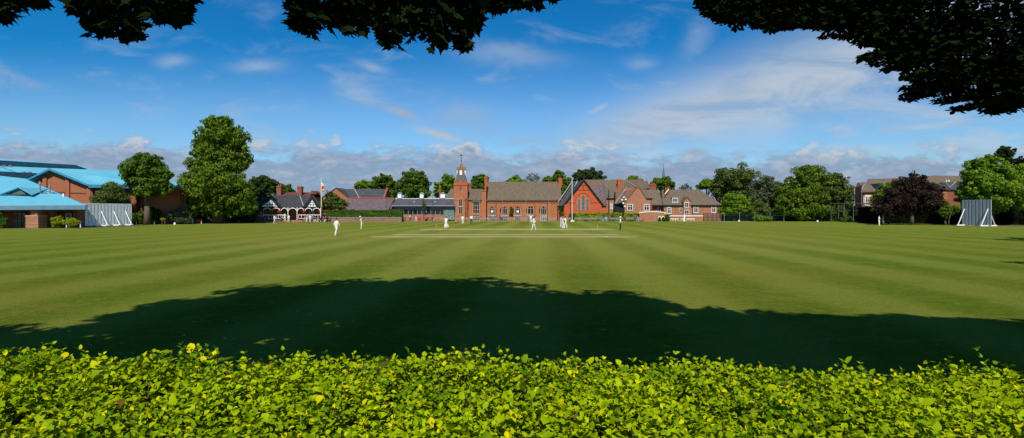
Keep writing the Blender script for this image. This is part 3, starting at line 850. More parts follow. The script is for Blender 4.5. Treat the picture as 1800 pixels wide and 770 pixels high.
# link bay between tower and hall
link = thing('entrance_link', 'brick entrance bay with tall dark doorway between tower and hall', 'building', (X(835, 137), 137, 0))
yl = 136.8
xa, xb_ = X(822.5, yl), X(847, yl)
MB().box(xa, xb_, yl, yl + 9, 0, Z(349.5, yl)).build('wall', BR, link)
roofx(MB(), xa, xb_, yl, yl + 9, Z(349.5, yl), Z(332, yl + 4.5), .3).build('roof', TILE, link)
door = window(link, X(837, yl), 0.02, 1.75, Z(377, yl), yl, STONE, GLASS, 2, 1, .13, name='door')
window(link, X(837, yl), Z(375.5, yl), 1.75, Z(354, yl) - Z(375.5, yl), yl, STONE, GLASS, 2, 2, .13)
mb = MB(); xm = X(837, yl)
mb.poly([(xm - 1.2, Z(355, yl)), (xm + 1.2, Z(355, yl)), (xm + 1.1, Z(353, yl)), (xm, Z(351, yl)), (xm - 1.1, Z(353, yl))], yl - .25, yl - .003)
mb.build('door_hood', LEAD, link)
MB().box(xa, xb_, yl - .08, yl - .003, Z(381, yl), Z(379.6, yl)).build('string_course', BRP, link)
MB().box(xa, xb_, yl - .1, yl - .003, Z(352, yl), Z(350.6, yl)).build('string_course', BRP, link)
chimney(link, X(823, 144), X(829, 144), 143.5, 144.6, Z(338, 144), Z(323, 144), BRD, 2)

# ------------------------------------------------------------------ clock tower with slate spire
Yt = 134.6
tw = thing('clock_tower', 'square orange brick tower with a tapering slate spire and weathervane', 'tower', (X(810, Yt), Yt, 0))
xl, xr_ = X(798, Yt), X(821.5, Yt); wt = xr_ - xl; zt = Z(326, Yt)
MB().box(xl, xr_, Yt, Yt + wt, 0, zt).build('wall', BR, tw)
MB().box(xl - .08, xr_ + .08, Yt - .08, Yt + wt + .08, Z(352, Yt), Z(350.7, Yt)).build('string_course', BRR, tw)
mb = MB(); mb.box(xl - .12, xr_ + .12, Yt - .12, Yt + wt + .12, zt + .005, zt + .3); mb.box(xl - .05, xr_ + .05, Yt - .05, Yt + wt + .05, zt + .3, zt + .6)
for q in (xl, xr_ - .3):
    for y_ in (Yt, Yt + wt - .3): mb.box(q, q + .3, y_, y_ + .3, zt + .6, zt + 1.05)
xm = (xl + xr_) / 2
mb.poly([(xm - .55, zt + .6), (xm + .55, zt + .6), (xm + .4, zt + 1.0), (xm, zt + 1.3), (xm - .4, zt + 1.0)], Yt - .05, Yt + .25)
mb.build('parapet', BRR, tw)
ym = Yt + wt / 2
def pyramid(mb, c, h0, h1, z0, z1):
    cx, cy_ = c
    mb.add([(cx - h0, cy_ - h0, z0), (cx + h0, cy_ - h0, z0), (cx + h0, cy_ + h0, z0), (cx - h0, cy_ + h0, z0), (cx - h1, cy_ - h1, z1), (cx + h1, cy_ - h1, z1), (cx + h1, cy_ + h1, z1), (cx - h1, cy_ + h1, z1)],
           [(0, 3, 2, 1), (4, 5, 6, 7), (0, 1, 5, 4), (1, 2, 6, 5), (2, 3, 7, 6), (3, 0, 4, 7)])
zs0 = zt + .58; zs1 = Z(301, ym); zs2 = Z(284.5, ym)
mb = MB(); pyramid(mb, (xm, ym), wt * .44, wt * .24, zs0, zs1); sp0 = mb.build('spire', mat('warm_slate', (.115, .10, .085), .8, .25, 4), tw)
mb = MB(); pyramid(mb, (xm, ym), wt * .235, .05, zs1, zs2); mb.build('spire_tip', RUST, sp0)
for dxx, dyy in ((0, -1), (1, 0), (-1, 0), (0, 1)):
    rot = Matrix.Translation((xm, ym, 0)) @ Matrix.Rotation(math.atan2(dxx, -dyy), 4, 'Z')
    zb = Z(308, ym); zt_ = Z(299, ym)
    m1 = MB(rot); m1.box(-.3, .3, -wt * .33, -.2, zb, zt_)
    dm = m1.build('louvre_dormer', WHITE, sp0)
    m1 = MB(rot)
    m1.add([(-.44, -wt * .36, zt_), (.44, -wt * .36, zt_), (0, -wt * .36, zt_ + .75), (-.4, 0, zt_), (.4, 0, zt_), (0, 0, zt_ + .7)], [(0, 1, 2), (0, 2, 5, 3), (2, 1, 4, 5), (1, 0, 3, 4), (3, 5, 4)])
    m1.build('dormer_hood', RUST, dm)
mb = MB().tube((xm, ym, zs2 - .2), (xm, ym, Z(270.5, ym)), .05, .03)
mb.box(xm - .45, xm + .45, ym - .02, ym + .02, Z(277, ym), Z(276.5, ym)).ball((xm, ym, zs2 + .15), .13)
mb.poly([(xm - .5, Z(274, ym)), (xm + .1, Z(274, ym)), (xm + .3, Z(272.5, ym)), (xm + .05, Z(271.5, ym)), (xm - .2, Z(272.8, ym))], ym - .015, ym + .015)
mb.build('weathervane', BLACK, tw)
window(tw, X(809.5, Yt), Z(377, Yt), 1.05, Z(348, Yt) - Z(377, Yt), Yt, STONE, GLASS, 1, 1, .14, arch=2)
MB().box(X(805, Yt), X(814, Yt), Yt - .13, Yt - .1, Z(364, Yt), Z(362.2, Yt)).build('transom', STONE, tw)
zc = Z(330.5, Yt); xc = X(809.5, Yt)
MB().poly([(xc - .36, zc + .45), (xc + .36, zc + .45), (xc + .36, zc), (xc, zc - .5), (xc - .36, zc)], Yt - .12, Yt - .003).build('stone_shield', LEAD, tw)
MB().tube((X(819, Yt), Yt - .1, 0), (X(819, Yt), Yt - .1, Z(348, Yt)), .1).build('drainpipe', BLACK, tw)
# roof behind the tower, left
bk = thing('rear_wing', 'brown tiled wing just left behind the tower with a thin chimney', 'building', (X(790, 146), 146, 0))
MB().box(X(781, 146), X(800, 146), 146, 153, 0, Z(350, 146)).build('wall', BR, bk)
roofx(MB(), X(781, 146), X(800, 146), 146, 153, Z(350, 146), Z(331.5, 149.5), .3, hl=1.4).build('roof', TILE, bk)
chimney(bk, X(772, 150), X(775.5, 150), 149.6, 150.4, 0, Z(328.5, 150), BRD, 1)

# ------------------------------------------------------------------ modern dining block
Yc = 133.5
cf = thing('dining_block', 'modern glazed single storey block with dark roof and three white lanterns', 'building', (X(745, Yc), Yc, 0))
x0, x1 = X(691, Yc), X(800, Yc) - .1
MB().box(x0, x1, Yc + 1.2, Yc + 9, 0, Z(361, Yc)).build('wall', LEAD, cf)
PG = mat('purple_grey_metal', (.085, .075, .09), .55, .15, .5)
roofx(MB(), x0 - .2, x1, Yc + .2, Yc + 9, Z(361, Yc), Z(349.5, Yc + 4.6), .4, ends=.05).build('roof', PG, cf)
MB().box(x0 - .4, x1 + .1, Yc - .32, Yc - .2, Z(362.5, Yc), Z(360.8, Yc)).build('fascia', ZINC, cf)
MB().box(x0 - .3, x1, Yc + 4.5, Yc + 4.7, Z(349.5, Yc + 4.6) + .0, Z(349.5, Yc + 4.6) + .12).build('ridge_cap', WHITE, cf)
gz = MB().box(x0 + .1, x1 - .1, Yc + .9, Yc + 1.0, .3, Z(363, Yc)).build('glazing', BLUEGLASS, cf)
mb = MB()
k_ = 0
for i in range(14):
    x = X(700.5 + i * 8.05, Yc)
    if x < x1 - .1: mb.box(x - .06, x + .06, Yc + .72, Yc + .9, .2, Z(367 if i < 12 else 364, Yc))
mb.box(x0 + .1, x1 - .1, Yc + .7, Yc + .88, Z(368.2, Yc), Z(367.2, Yc))
mb.build('mullion_frame', ZINC, gz)
dk = MB()
for i in range(12):
    x = X(700.5 + i * 8.05, Yc); dk.box(x + .12, x + 1.0, Yc + .86, Yc + .895, .6, Z(369, Yc))
dk.build('dark_opening', GLASS, gz)
mb = MB().box(X(779, Yc), X(797.5, Yc), Yc + .6, Yc + .66, .3, Z(367, Yc)); mb.build('glass_door', mat('pale_green_glass', (.12, .22, .17), .25, .5, 1.2, spec=.6), gz)
for lx, lw in ((703, 3.3), (741.7, 3.2), (778.5, 4.0)):
    yL = Yc + 4.6; a_, b_ = X(lx - lw, yL), X(lx + lw, yL); hw = (b_ - a_) / 2
    l = MB().box(a_, b_, yL - hw, yL + hw, Z(348.5, yL), Z(340.5, yL)).build('roof_lantern', WHITE, cf)
    m1 = MB(); pyramid(m1, ((a_ + b_) / 2, yL), hw + .15, .12, Z(340.5, yL), Z(338, yL)); m1.build('lantern_cap', ZINC, l)
    MB().box(a_ - .05, b_ + .05, yL - hw - .4, yL + hw + .4, Z(352, yL), Z(348.5, yL)).build('lantern_base', LEAD, l)
for px_ in (725, 763):
    a_ = X(px_, Yc); MB().prism([(a_ - .25, Yc + 2.0, Z(356.5, Yc)), (a_ + .25, Yc + 2.0, Z(356.5, Yc)), (a_ + .25, Yc + 2.5, Z(354.4, Yc)), (a_ - .25, Yc + 2.5, Z(354.4, Yc))], (0, -.1, .15)).build('roof_window', ZINC, cf)
# brick ramp wall before it
Yw = 131.5
rw = thing('ramp_wall', 'pink brick terrace wall sloping down at its right end before the dining block', 'wall', (X(750, Yw), Yw, 0))
mb = MB(); mb.poly([(X(710, Yw), Z(382.5, Yw)), (X(782, Yw), Z(382.5, Yw)), (X(782, Yw), Z(381.5, Yw)), (X(773, Yw), Z(377, Yw)), (X(710, Yw), Z(377, Yw))], Yw, Yw + .3)
for q in range(710, 785, 9): mb.box(X(q, Yw), X(q + 1.2, Yw), Yw + .04, Yw + .26, 0, Z(382.5, Yw) - .003)
mb.box(X(710, Yw), X(782, Yw), Yw + 2.0, Yw + 2.2, 0, Z(377.3, Yw))
mb.build('wall', BRP, rw)
for i, px_ in enumerate((706.3, 732)):
    q = MB().box(X(px_ - 2.1, 130.6), X(px_ + 2.1, 130.6), 130.3, 130.9, 0, Z(380.5, 130.6)).box(X(px_ - 2.5, 130.6), X(px_ + 2.5, 130.6), 130.2, 131.0, Z(380.5, 130.6), Z(379.8, 130.6)).build('gate_pier', GREYSTONE)
    tag(q, ['pale stone pier at the right end of the low brick wall', 'pale stone pier left of the red bin'][i], 'pier')

# low wall with hedge
wl = thing('low_brick_wall', 'low weathered brick wall below the long clipped hedge', 'wall', (X(640, Yh), Yh, 0))
MB().box(X(568, Yh), X(706, Yh), Yh, Yh + .35, 0, Z(383, Yh)).build('wall', BRW, wl)
MB().box(X(568, Yh) - .05, X(706, Yh), Yh - .06, Yh + .41, Z(383, Yh), Z(382.3, Yh)).build('coping', GREYSTONE, wl)
MB().box(X(568, Yh), X(706, Yh), Yh + .36, Yh + 2.4, 0, 1.15).build('earth_bank', gm, wl)

# ------------------------------------------------------------------ slate roofed buildings behind hedge
Ys = 140
a = thing('slate_roofed_block', 'low building with a long purple slate roof and red ridge behind the hedge', 'building', (X(645, Ys), Ys, 0))
x0, x1 = X(603, Ys), X(686, Ys)
wb = MB().box(x0, x1, Ys, Ys + 8, 0, Z(370, Ys)); wb.prism([(x1 - .3, Ys + .1, Z(370, Ys)), (x1 - .3, Ys + 7.9, Z(370, Ys)), (x1 - .3, Ys + 4, Z(349, Ys + 4))], (.3, 0, 0)); wb.build('wall', BRR, a)
roofx(MB(), x0, x1, Ys, Ys + 8, Z(370, Ys), Z(348.5, Ys + 4), .3).build('roof', PSLATE, a)
MB().box(x0, x1 + .1, Ys + 3.85, Ys + 4.15, Z(348.5, Ys + 4) - .02, Z(348.5, Ys + 4) + .16).build('ridge_tile', BRR, a)
MB().prism([(X(683, Ys), Ys - .4, Z(369, Ys)), (X(686.5, Ys), Ys - .4, Z(369, Ys)), (X(693, Ys), Ys + 6, Z(369, Ys)), (X(686.5, Ys), Ys + 3, Z(352, Ys))], (0, 0, -1)).build('gable_bargeboard', BLACK, a)
Ys2 = 152
a = thing('gabled_school_block', 'brick gabled building with grey slate roof standing behind the purple roof', 'building', (X(630, Ys2), Ys2, 0))
gx0, gxa, gx1 = X(566, Ys2), X(591, Ys2), X(614, Ys2)
MB().poly([(gx0, 0), (gx1, 0), (gx1, Z(349, Ys2)), (gxa, Z(331, Ys2)), (gx0, Z(348, Ys2))], Ys2, Ys2 + 6).build('wall', BR, a)
mb = MB(); gable_roof_y(mb, gx0, gx1, gxa, Ys2, Ys2 + 14, Z(348, Ys2), Z(349, Ys2), Z(331, Ys2), .1, .2)
x1 = X(678, Ys2 + 5)
roofx(mb, gxa + .5, x1, Ys2 + 1.0, Ys2 + 11, Z(352, Ys2), Z(332.3, Ys2 + 6), .2)
mb.build('roof', SLATE, a)
MB().prism([(x1, Ys2 + .6, Z(352, Ys2)), (x1, Ys2 + 11.4, Z(352, Ys2)), (x1, Ys2 + 6, Z(329.5, Ys2 + 6))], (.5, 0, 0)).build('gable_parapet', BRD, a)
MB().tube((X(622, Ys2 + 4), Ys2 + 4.6, Z(333.5, Ys2 + 5)), (X(632, Ys2 + 1), Ys2 + .8, Z(348, Ys2 + 1)), .14).build('valley_flashing', GREYSTONE, a)

# ------------------------------------------------------------------ cricket pavilion
Yp = 121.0
sp_ = F / Yp
pv = thing('cricket_pavilion', 'black and white timbered pavilion with charcoal roof and white arched veranda', 'pavilion', (X(512, Yp), Yp, 0))
x0, x1 = X(444, Yp) + .3, X(566, Yp); zev = Z(363.5, Yp)
MB().box(x0 + .2, x1 - .2, Yp + 2.4, Yp + 9, 0, zev).build('wall', BRD, pv)
yrg = Yp + 4.6; zrg = Z(343.5, yrg)
roofx(MB(), x0 - .4, x1, Yp, Yp + 9.2, zev, zrg, .25, hl=3.6, hr=1.5).build('roof', BLACKROOF, pv)
for gl, ga, gr in ((452, 476.5, 494), (534.5, 550, 565)):
    a0, am, a1 = X(gl, Yp), X(ga, Yp), X(gr, Yp); zga = Z(344, Yp)
    am = (a0 + a1) / 2 if gl > 500 else am
    mb = MB(); gable_roof_y(mb, a0, a1, am, Yp - .3, Yp + 4.5, zev, zev, zga, .15, .35, .16)
    g_ = mb.build('gable_roof', BLACKROOF, pv)
    # bargeboards (black), white panel, timber grid
    bb = MB(); th = .75; 
    bb.poly([(a0 - .15, zev - .1), (a0 + .75, zev - .1), (am, zga - .85), (am, zga + .1)], Yp - .76, Yp - .67)
    bb.poly([(a1 + .15, zev - .1), (am, zga + .1), (am, zga - .85), (a1 - .75, zev - .1)], Yp - .76, Yp - .67)
    bb.build('bargeboard', BLACK, g_)
    pn = MB().poly([(a0 + .6, zev), (a1 - .6, zev), (am, zga - .6)], Yp - .66, Yp - .58).build('white_panel', WHITE, g_)
    tb = MB()
    for hz in (.42, 1.0): tb.box(a0 + .7 + hz, a1 - .7 - hz, Yp - .69, Yp - .65, zev + hz, zev + hz + .1)
    for q in (-.9, -.3, .3, .9): tb.box(am + q - .05, am + q + .05, Yp - .70, Yp - .655, zev, zev + 1.05)
    tb.build('timber_stud', BLACK, g_)
    MB().tube((am, Yp - .6, zga), (am, Yp - .6, zga + .75), .08, .02).build('finial', BLACK, g_)
Yo = Yp; Yp = Yo - .62
MB().box(x0, x1, Yp - .0, Yp + .7, Z(364.5, Yp), zev - .16).build('beam', BLACK, pv)
pxs = [459.5, 474.5, 491, 504, 520.5, 534, 549, 564]
arc = MB(); posts = []
for i, q in enumerate(pxs):
    x = X(q, Yp)
    MB().box(x - .09, x + .09, Yp - .02, Yp + .16, 0, Z(364.6, Yp)).build('post', WHITE if i not in (0,) else BLACK, pv) if i in (0, 7) else MB().box(x - .09, x + .09, Yp - .02, Yp + .16, Z(372, Yp), Z(364.6, Yp)).box(x - .07, x + .07, Yp, Yp + .14, 0, Z(372, Yp)).build('post', WHITE if i in (3, 4) else mat('brown_post', (.07, .04, .03), .6), pv)
for a_, b_ in zip(pxs, pxs[1:]):
    l_, r_ = X(a_, Yp) + .09, X(b_, Yp) - .09; c_ = (l_ + r_) / 2; rw_ = (r_ - l_) / 2
    zsp = Z(370.3, Yp); hh = Z(364.7, Yp) - zsp
    out = []
    for k_ in range(13):
        an = PI - PI * k_ / 12; out.append((c_ + math.cos(an) * rw_, zsp + math.sin(an) * (hh - .04)))
    inn = [(c_ + (x - c_) * .86, zsp + (z - zsp) * .76 - .02) for x, z in out][::-1]
    m1 = MB().poly(out + inn, Yp + .02, Yp + .12); m1.build('arch', WHITE, pv)
for a_, b_ in ((459.5, 474.5), (474.5, 491), (491, 497), (523, 534), (534, 549), (549, 564)):
    l_, r_ = X(a_, Yp), X(b_, Yp); m1 = MB()
    m1.box(l_, r_, Yp - .04, Yp + .12, Z(378.4, Yp), Z(377.2, Yp)); m1.box(l_, r_, Yp, Yp + .08, Z(384.6, Yp), Z(383.8, Yp))
    nb = max(2, int((r_ - l_) / .5))
    for k_ in range(nb + 1):
        x = l_ + (r_ - l_) * k_ / nb; m1.box(x - .05, x + .05, Yp, Yp + .08, Z(383.8, Yp), Z(378.4, Yp))
    m1.build('balustrade', WHITE, pv)
Yp = Yo
MB().box(x0 + .2, x1 - .2, Yp - .7, Yp + 2.4, 0, Z(387, Yp)).build('veranda_floor', BRD, pv)
mb = MB()
for k_ in range(3): mb.box(X(497, Yp), X(532, Yp), Yp - 1.6 + .3 * k_, Yp - .71, .0 + .15 * k_ + .001 * k_, .15 + .15 * k_)
mb.build('front_steps', STEPB, pv)
window(pv, X(466, Yp + 2.4), Z(380, Yp), 1.3, 1.0, Yp + 2.4, WHITE, GLASS, 2, 1, .07)
window(pv, X(557, Yp + 2.4), Z(380, Yp), 1.3, 1.0, Yp + 2.4, WHITE, GLASS, 2, 1, .07)
window(pv, X(512, Yp + 2.4), Z(387, Yp) + .02, 1.5, 2.0, Yp + 2.4, BLACK, GLASS, 1, 0, .08, name='door')
MB().box(X(536.5, Yp), X(537.3, Yp), Yp + 1, Yp + 4, zev + .4, zev + .41).build('roof_clip', METAL, pv)
MB().tube((X(541, Yp + 4.3), Yp + 4.35, Z(345, Yp + 4.3)), (X(533.8, Yp), Yp + .2, Z(362, Yp) + .1), .11).build('flashing', GREYSTONE, pv)
PVR = R(22)
pv.rotation_euler = (0, 0, PVR); pv.scale = (.9, .9, 1)
def pvy(q, y):
    return y + (X(q, Yp) - X(512, Yp)) * .36
# hanging flower baskets
LRED = leaf_mat('red_flowers', (.35, .02, .01), (.65, .06, .02), trans=.1)
for i, q in enumerate((491.5, 535.5, 563)):
    Yp = pvy(q, Yo)
    bk_ = thing('flower_basket', ['hanging basket of red flowers left of the pavilion steps', 'hanging basket of red flowers right of the pavilion steps', 'hanging basket at the right corner of the pavilion'][i], 'flower basket', (X(q, Yp), Yp - .3, Z(371, Yp)), 'hanging baskets on the pavilion')
    leafcloud('flowers', [(X(q, Yp), Yp - .3, Z(371.5, Yp), .42, .35, .32)], 260, .09, LRED, bk_, 90 + i)
    MB().ball((X(q, Yp), Yp - .3, Z(372.6, Yp)), .22, .22, .18).tube((X(q, Yp), Yp - .3, Z(371.5, Yp)), (X(q, Yp), Yp - .02, Z(365.2, Yp)), .015).build('basket', TIMBER, bk_)
Yp = Yo
# house behind pavilion
Yb = 142
hb = thing('chimneyed_house', 'red roofed house with two brick chimneys peeping over the pavilion roof', 'house', (X(515, Yb), Yb, 0))
MB().box(X(480, Yb), X(548, Yb), Yb, Yb + 8, 0, Z(346, Yb)).build('wall', BRD, hb)
RT = roof_mat('red_tile', (.16, .055, .04))
roofx(MB(), X(480, Yb), X(548, Yb), Yb, Yb + 8, Z(347, Yb), Z(338, Yb + 4), .2).build('roof', RT, hb)
MB().prism([(X(541, Yb), Yb + 1, Z(341, Yb)), (X(549, Yb), Yb + 1, Z(341, Yb)), (X(544.5, Yb), Yb + 1, Z(334.5, Yb))], (0, 6, 0)).build('gable', BRD, hb)
chimney(hb, X(483, Yb), X(491, Yb), Yb + 1, Yb + 2.2, Z(345, Yb), Z(326.5, Yb), BRD, 2)
chimney(hb, X(519.5, Yb), X(527.5, Yb), Yb + 1, Yb + 2.2, Z(345, Yb), Z(327.5, Yb), BRD, 2)
g2 = thing('garden_outbuilding', 'brick outbuilding with red gable between the trees left of the pavilion', 'building', (X(446, 130), 130, 0))
MB().poly([(X(428, 130), 0), (X(452, 130), 0), (X(452, 130), Z(372, 130)), (X(444, 130), Z(366, 130)), (X(428, 130), Z(380, 130))], 130, 136).build('wall', BRP, g2)
MB().slab([(X(427, 130), 129.8, Z(380, 130)), (X(444, 130), 129.8, Z(365.5, 130)), (X(444, 130), 136.2, Z(365.5, 130)), (X(427, 130), 136.2, Z(380, 130))], .15).build('roof', RT, g2)

# ------------------------------------------------------------------ red gabled hall
Yg = 132.8
rg = thing('red_gabled_hall', 'vivid red brick gable with triple lancet window and dark slate roof', 'chapel', (X(1026, Yg), Yg, 0))
gl, ga, gr = X(991, Yg), X(1026, Yg), X(1058, Yg)
zl, za_, zr_ = Z(361, Yg), Z(316.5, Yg), Z(359, Yg)
MB().poly([(gl, 0), (gr, 0), (gr, zr_), (ga, za_), (gl, zl)], Yg, Yg + 14).build('wall', BRR, rg)
mb = MB(); gable_roof_y(mb, gl, gr, ga, Yg, Yg + 14.2, zl, zr_, za_, .35, .45, .2)
mb.slab([(X(981.5, Yg), Yg + .4, Z(361, Yg)), (X(996, Yg), Yg + .4, Z(358, Yg)), (X(1024.5, Yg), Yg + .4, Z(318, Yg)), (X(1023, Yg + 14), Yg + 14, Z(317, Yg + 12)), (X(1004, Yg + 14), Yg + 13, Z(319, Yg + 12))], .2)
mb.build('roof', SLATE, rg)
MB().tube((X(981.5, Yg), Yg + .3, Z(355, Yg)), (X(1006, Yg + 12), Yg + 12, Z(319, Yg + 12)), .12).build('verge_flashing', GREYSTONE, rg)
MB().tube((X(1010, Yg + 10), Yg + 10, Z(329, Yg + 10)), (X(1015, Yg + 12), Yg + 12, Z(318, Yg + 12)), .12).build('ridge_flashing', GREYSTONE, rg)
bb = MB(); bb.poly([(gl - .35, zl - .45), (gl - .35, zl - .1), (ga, za_ + .25), (ga, za_ - .05)], Yg - .5, Yg - .43); bb.poly([(gr + .35, zr_ - .45), (ga, za_ - .05), (ga, za_ + .25), (gr + .35, zr_ - .1)], Yg - .5, Yg - .43)
bb.build('bargeboard', BLACK, rg)
MB().tube((ga, Yg - .4, za_), (ga, Yg - .4, za_ + .9), .1, .03).build('finial', LEAD, rg)
MB().box(gl + .1, X(992, Yg) + 1.2, Yg - .8, Yg - .003, 0, Z(372, Yg)).box(gl + .1, gl + 1.0, Yg - .5, Yg - .003, Z(372, Yg), Z(360, Yg)).build('buttress', BRR, rg)
for q, zt2, ww in ((1017.8, 348.5, .8), (1025, 342.2, .95), (1032.6, 348.5, .8)):
    window(rg, X(q, Yg), Z(370, Yg), ww, Z(zt2, Yg) - Z(370, Yg), Yg, STONE, LEAD, 0, 3, .09, arch=2)
xc = X(1025.2, Yg); zc = Z(352, Yg)
out = [(xc + math.cos(PI * k / 16) * 1.95, zc + math.sin(PI * k / 16) * 1.95) for k in range(17)]
inn = [(xc + (x - xc) * .88, zc + (z - zc) * .88) for x, z in out][::-1]
MB().poly(out + inn, Yg - .1, Yg - .003).build('window_hood', BRR, rg)
mb = MB()
mb.box(X(1020, Yg), X(1031, Yg), Yg - .06, Yg - .003, Z(326.3, Yg), Z(325.2, Yg)); mb.box(X(1013, Yg), X(1039, Yg), Yg - .06, Yg - .003, Z(334.6, Yg), Z(333.9, Yg))
mb.box(X(1025, Yg), X(1026.2, Yg), Yg - .06, Yg - .003, Z(332.5, Yg), Z(327.5, Yg))
mb.box(X(994, Yg), X(1012, Yg), Yg - .06, Yg - .003, Z(357, Yg), Z(356.2, Yg)); mb.box(X(1038.5, Yg), X(1055, Yg), Yg - .06, Yg - .003, Z(357, Yg), Z(356.2, Yg))
mb.build('string_course', mat('dark_brick_band', (.12, .03, .015), .9), rg)
# side porch right
MB().box(gr + .003, X(1067, Yg), Yg + .9, Yg + 8, 0, Z(361, Yg)).box(X(1052, Yg), X(1062, Yg), Yg - .25, Yg - .003, 0, Z(366, Yg)).build('porch_wall', BRR, rg)
MB().slab([(X(1056, Yg), Yg + .5, Z(360.5, Yg)), (X(1066, Yg), Yg + .5, Z(360.5, Yg)), (X(1061.5, Yg + 6), Yg + 6, Z(326.5, Yg + 6)), (X(1036, Yg + 6), Yg + 6, Z(326.5, Yg + 6))], .2).build('porch_roof', PSLATE, rg)
MB().box(X(1036, Yg + 6), X(1061.5, Yg + 6), Yg + 5.9, Yg + 6.15, Z(326.5, Yg + 6), Z(325.5, Yg + 6)).build('ridge_tile', BRR, rg)
MB().tube((X(1061.8, Yg + 6), Yg + 5.9, Z(327, Yg + 6)), (X(1066.5, Yg), Yg + .4, Z(360, Yg)), .16).tube((X(1060.5, Yg + 6), Yg + 6, Z(327, Yg + 6)), (X(1060.5, Yg + 6), Yg + 6, Z(320.5, Yg + 6)), .12, .05).build('gable_coping', LEAD, rg)
MB().box(X(981, Yg), X(991, Yg), Yg + 1.4, Yg + 12, 0, Z(361, Yg)).build('side_aisle', BRD, rg)
ivy = thing('wall_ivy', 'ivy growing in the dark corner left of the red gable', 'plant', (X(988, Yg), Yg, 0))
leafcloud('crown', [(X(988, Yg), Yg + .7, Z(370, Yg), .55, .3, 1.4)], 500, .12, LG, ivy, 77)
MB().tube((X(988, Yg), Yg + .7, 0), (X(988, Yg), Yg + .7, Z(372, Yg)), .05).build('trunk', BARK, ivy)

# ------------------------------------------------------------------ big roofs behind
Yr = 147
br = thing('large_tiled_house', 'tall brown tiled building rising behind the red gable and brick gables', 'building', (X(1085, Yr), Yr, 0))
MB().box(X(1020, Yr), X(1150, Yr), Yr, Yr + 14, 0, Z(347, Yr)).build('wall', BRP, br)
roofx(MB(), X(1020, Yr), X(1150, Yr), Yr, Yr + 14, Z(347, Yr), Z(315.8, Yr + 7), .3, hl=1.5, hr=2.2).build('roof', TILE, br)
mb = MB(); xq = X(1099, Yr - 2)
mb.slab([(X(1083, Yr - 6), Yr - 6.2, Z(347, Yr - 6)), (X(1125, Yr - 4), Yr - 6.2, Z(334, Yr - 6)), (X(1102, Yr + 3), Yr + 3, Z(317.5, Yr + 3))], .2)
mb.slab([(X(1125, Yr - 4), Yr - 6.2, Z(334, Yr - 6)), (X(1142, Yr), Yr, Z(330, Yr)), (X(1140, Yr + 3), Yr + 4, Z(317.5, Yr + 3)), (X(1102, Yr + 3), Yr + 3, Z(317.5, Yr + 3))], .2)
mb.build('cross_roof', TILE, br)
MB().tube((X(1102, Yr + 2.5), Yr + 2.8, Z(318, Yr + 3)), (X(1121, Yr - 4), Yr - 5.8, Z(332, Yr - 6)), .09).build('hip_ridge', STONE, br)
MB().poly([(X(1082, 140), 0), (X(1120, 140), 0), (X(1120, 140), Z(331, 140)), (X(1098, 140), Z(331, 140)), (X(1082, 140), Z(352, 140))], 140, 141).build('cross_wall', BRP, br)
chimney(br, X(1089.5, Yr), X(1096.5, Yr), Yr + 3, Yr + 4.2, Z(333, Yr), Z(314.5, Yr), BRR, 2)
chimney(br, X(1143, Yr), X(1155, Yr), Yr + 1, Yr + 2.2, 0, Z(323.5, Yr), BRD, 4)
for q in (1127, 1131, 1136): MB().tube((X(q, Yr + 7), Yr + 7, Z(316, Yr + 7)), (X(q, Yr + 7), Yr + 7, Z(313.4, Yr + 7)), .12, .1).build('vent_pipe', LEAD, br)
# mid bay 1065-1082
mb_ = thing('brick_service_bay', 'narrow brick bay with white windows and black pipes right of the red gable', 'building', (X(1073, 137), 137, 0))
MB().box(X(1064, 137), X(1083, 137), 137, 142, 0, Z(347.5, 137)).build('wall', BRP, mb_)
MB().slab([(X(1062, 137), 136.7, Z(347.5, 137)), (X(1084, 137), 136.7, Z(347.5, 137)), (X(1084, 142), 142, Z(335, 142)), (X(1062, 142), 142, Z(335, 142))], .15).build('roof', TILE, mb_)
window(mb_, X(1075.5, 137), Z(368, 137), .8, Z(357, 137) - Z(368, 137), 137, WHITE, mat('blind_white', (.45, .45, .43), .7), 0, 1, .07)
window(mb_, X(1075, 137), Z(350, 137), 1.0, .45, 137, WHITE, GLASS, 1, 0, .06)
MB().tube((X(1070, 137), 136.85, 0), (X(1070, 137), 136.85, Z(333, 137)), .11).box(X(1066, 137), X(1081, 137), 136.6, 136.8, Z(349, 137), Z(348, 137)).tube((X(1080.5, 137), 136.8, 0), (X(1080.5, 137), 136.8, Z(338, 137)), .18).build('drainpipe', BLACK, mb_)

# ------------------------------------------------------------------ gabled brick house (1098-1148)
Yd = 133
gh = thing('brick_gabled_house', 'brick gabled house with two white windows beside the lamp pole', 'house', (X(1122, Yd), Yd, 0))
a0, am, a1 = X(1098, Yd), X(1121, Yd), X(1146, Yd); 
zA = Z(330.5, Yd); zL = Z(354, Yd); zR = Z(349, Yd)
MB().poly([(a0, 0), (a1, 0), (a1, Z(349, Yd)), (X(1136, Yd), Z(348, Yd)), (X(1124, Yd), zA), (X(1118, Yd), zA), (a0, zL)], Yd, Yd + 8).build('wall', BRP, gh)
mb = MB()
mb.slab([(X(1082, Yd), Yd + 1.2, Z(358, Yd)), (X(1100, Yd), Yd - .2, Z(352.5, Yd)), (X(1118, Yd), Yd - .2, Z(329.5, Yd)), (X(1116, Yd + 8), Yd + 8, Z(330.5, Yd + 8)), (X(1098, Yd + 8), Yd + 8, Z(333, Yd + 8))], .2)
mb.slab([(X(1124, Yd), Yd - .2, Z(329.5, Yd)), (X(1137, Yd), Yd - .2, Z(349, Yd)), (X(1137, Yd + 8), Yd + 8, Z(349, Yd + 8)), (X(1124, Yd + 8), Yd + 8, Z(332, Yd + 8))], .2)
roofx(mb, X(1124, Yd + 1), X(1167, Yd + 1), Yd + 2.2, Yd + 12, Z(357.5, Yd + 2), Z(333.5, Yd + 7), .4)
mb.build('roof', TILE, gh)
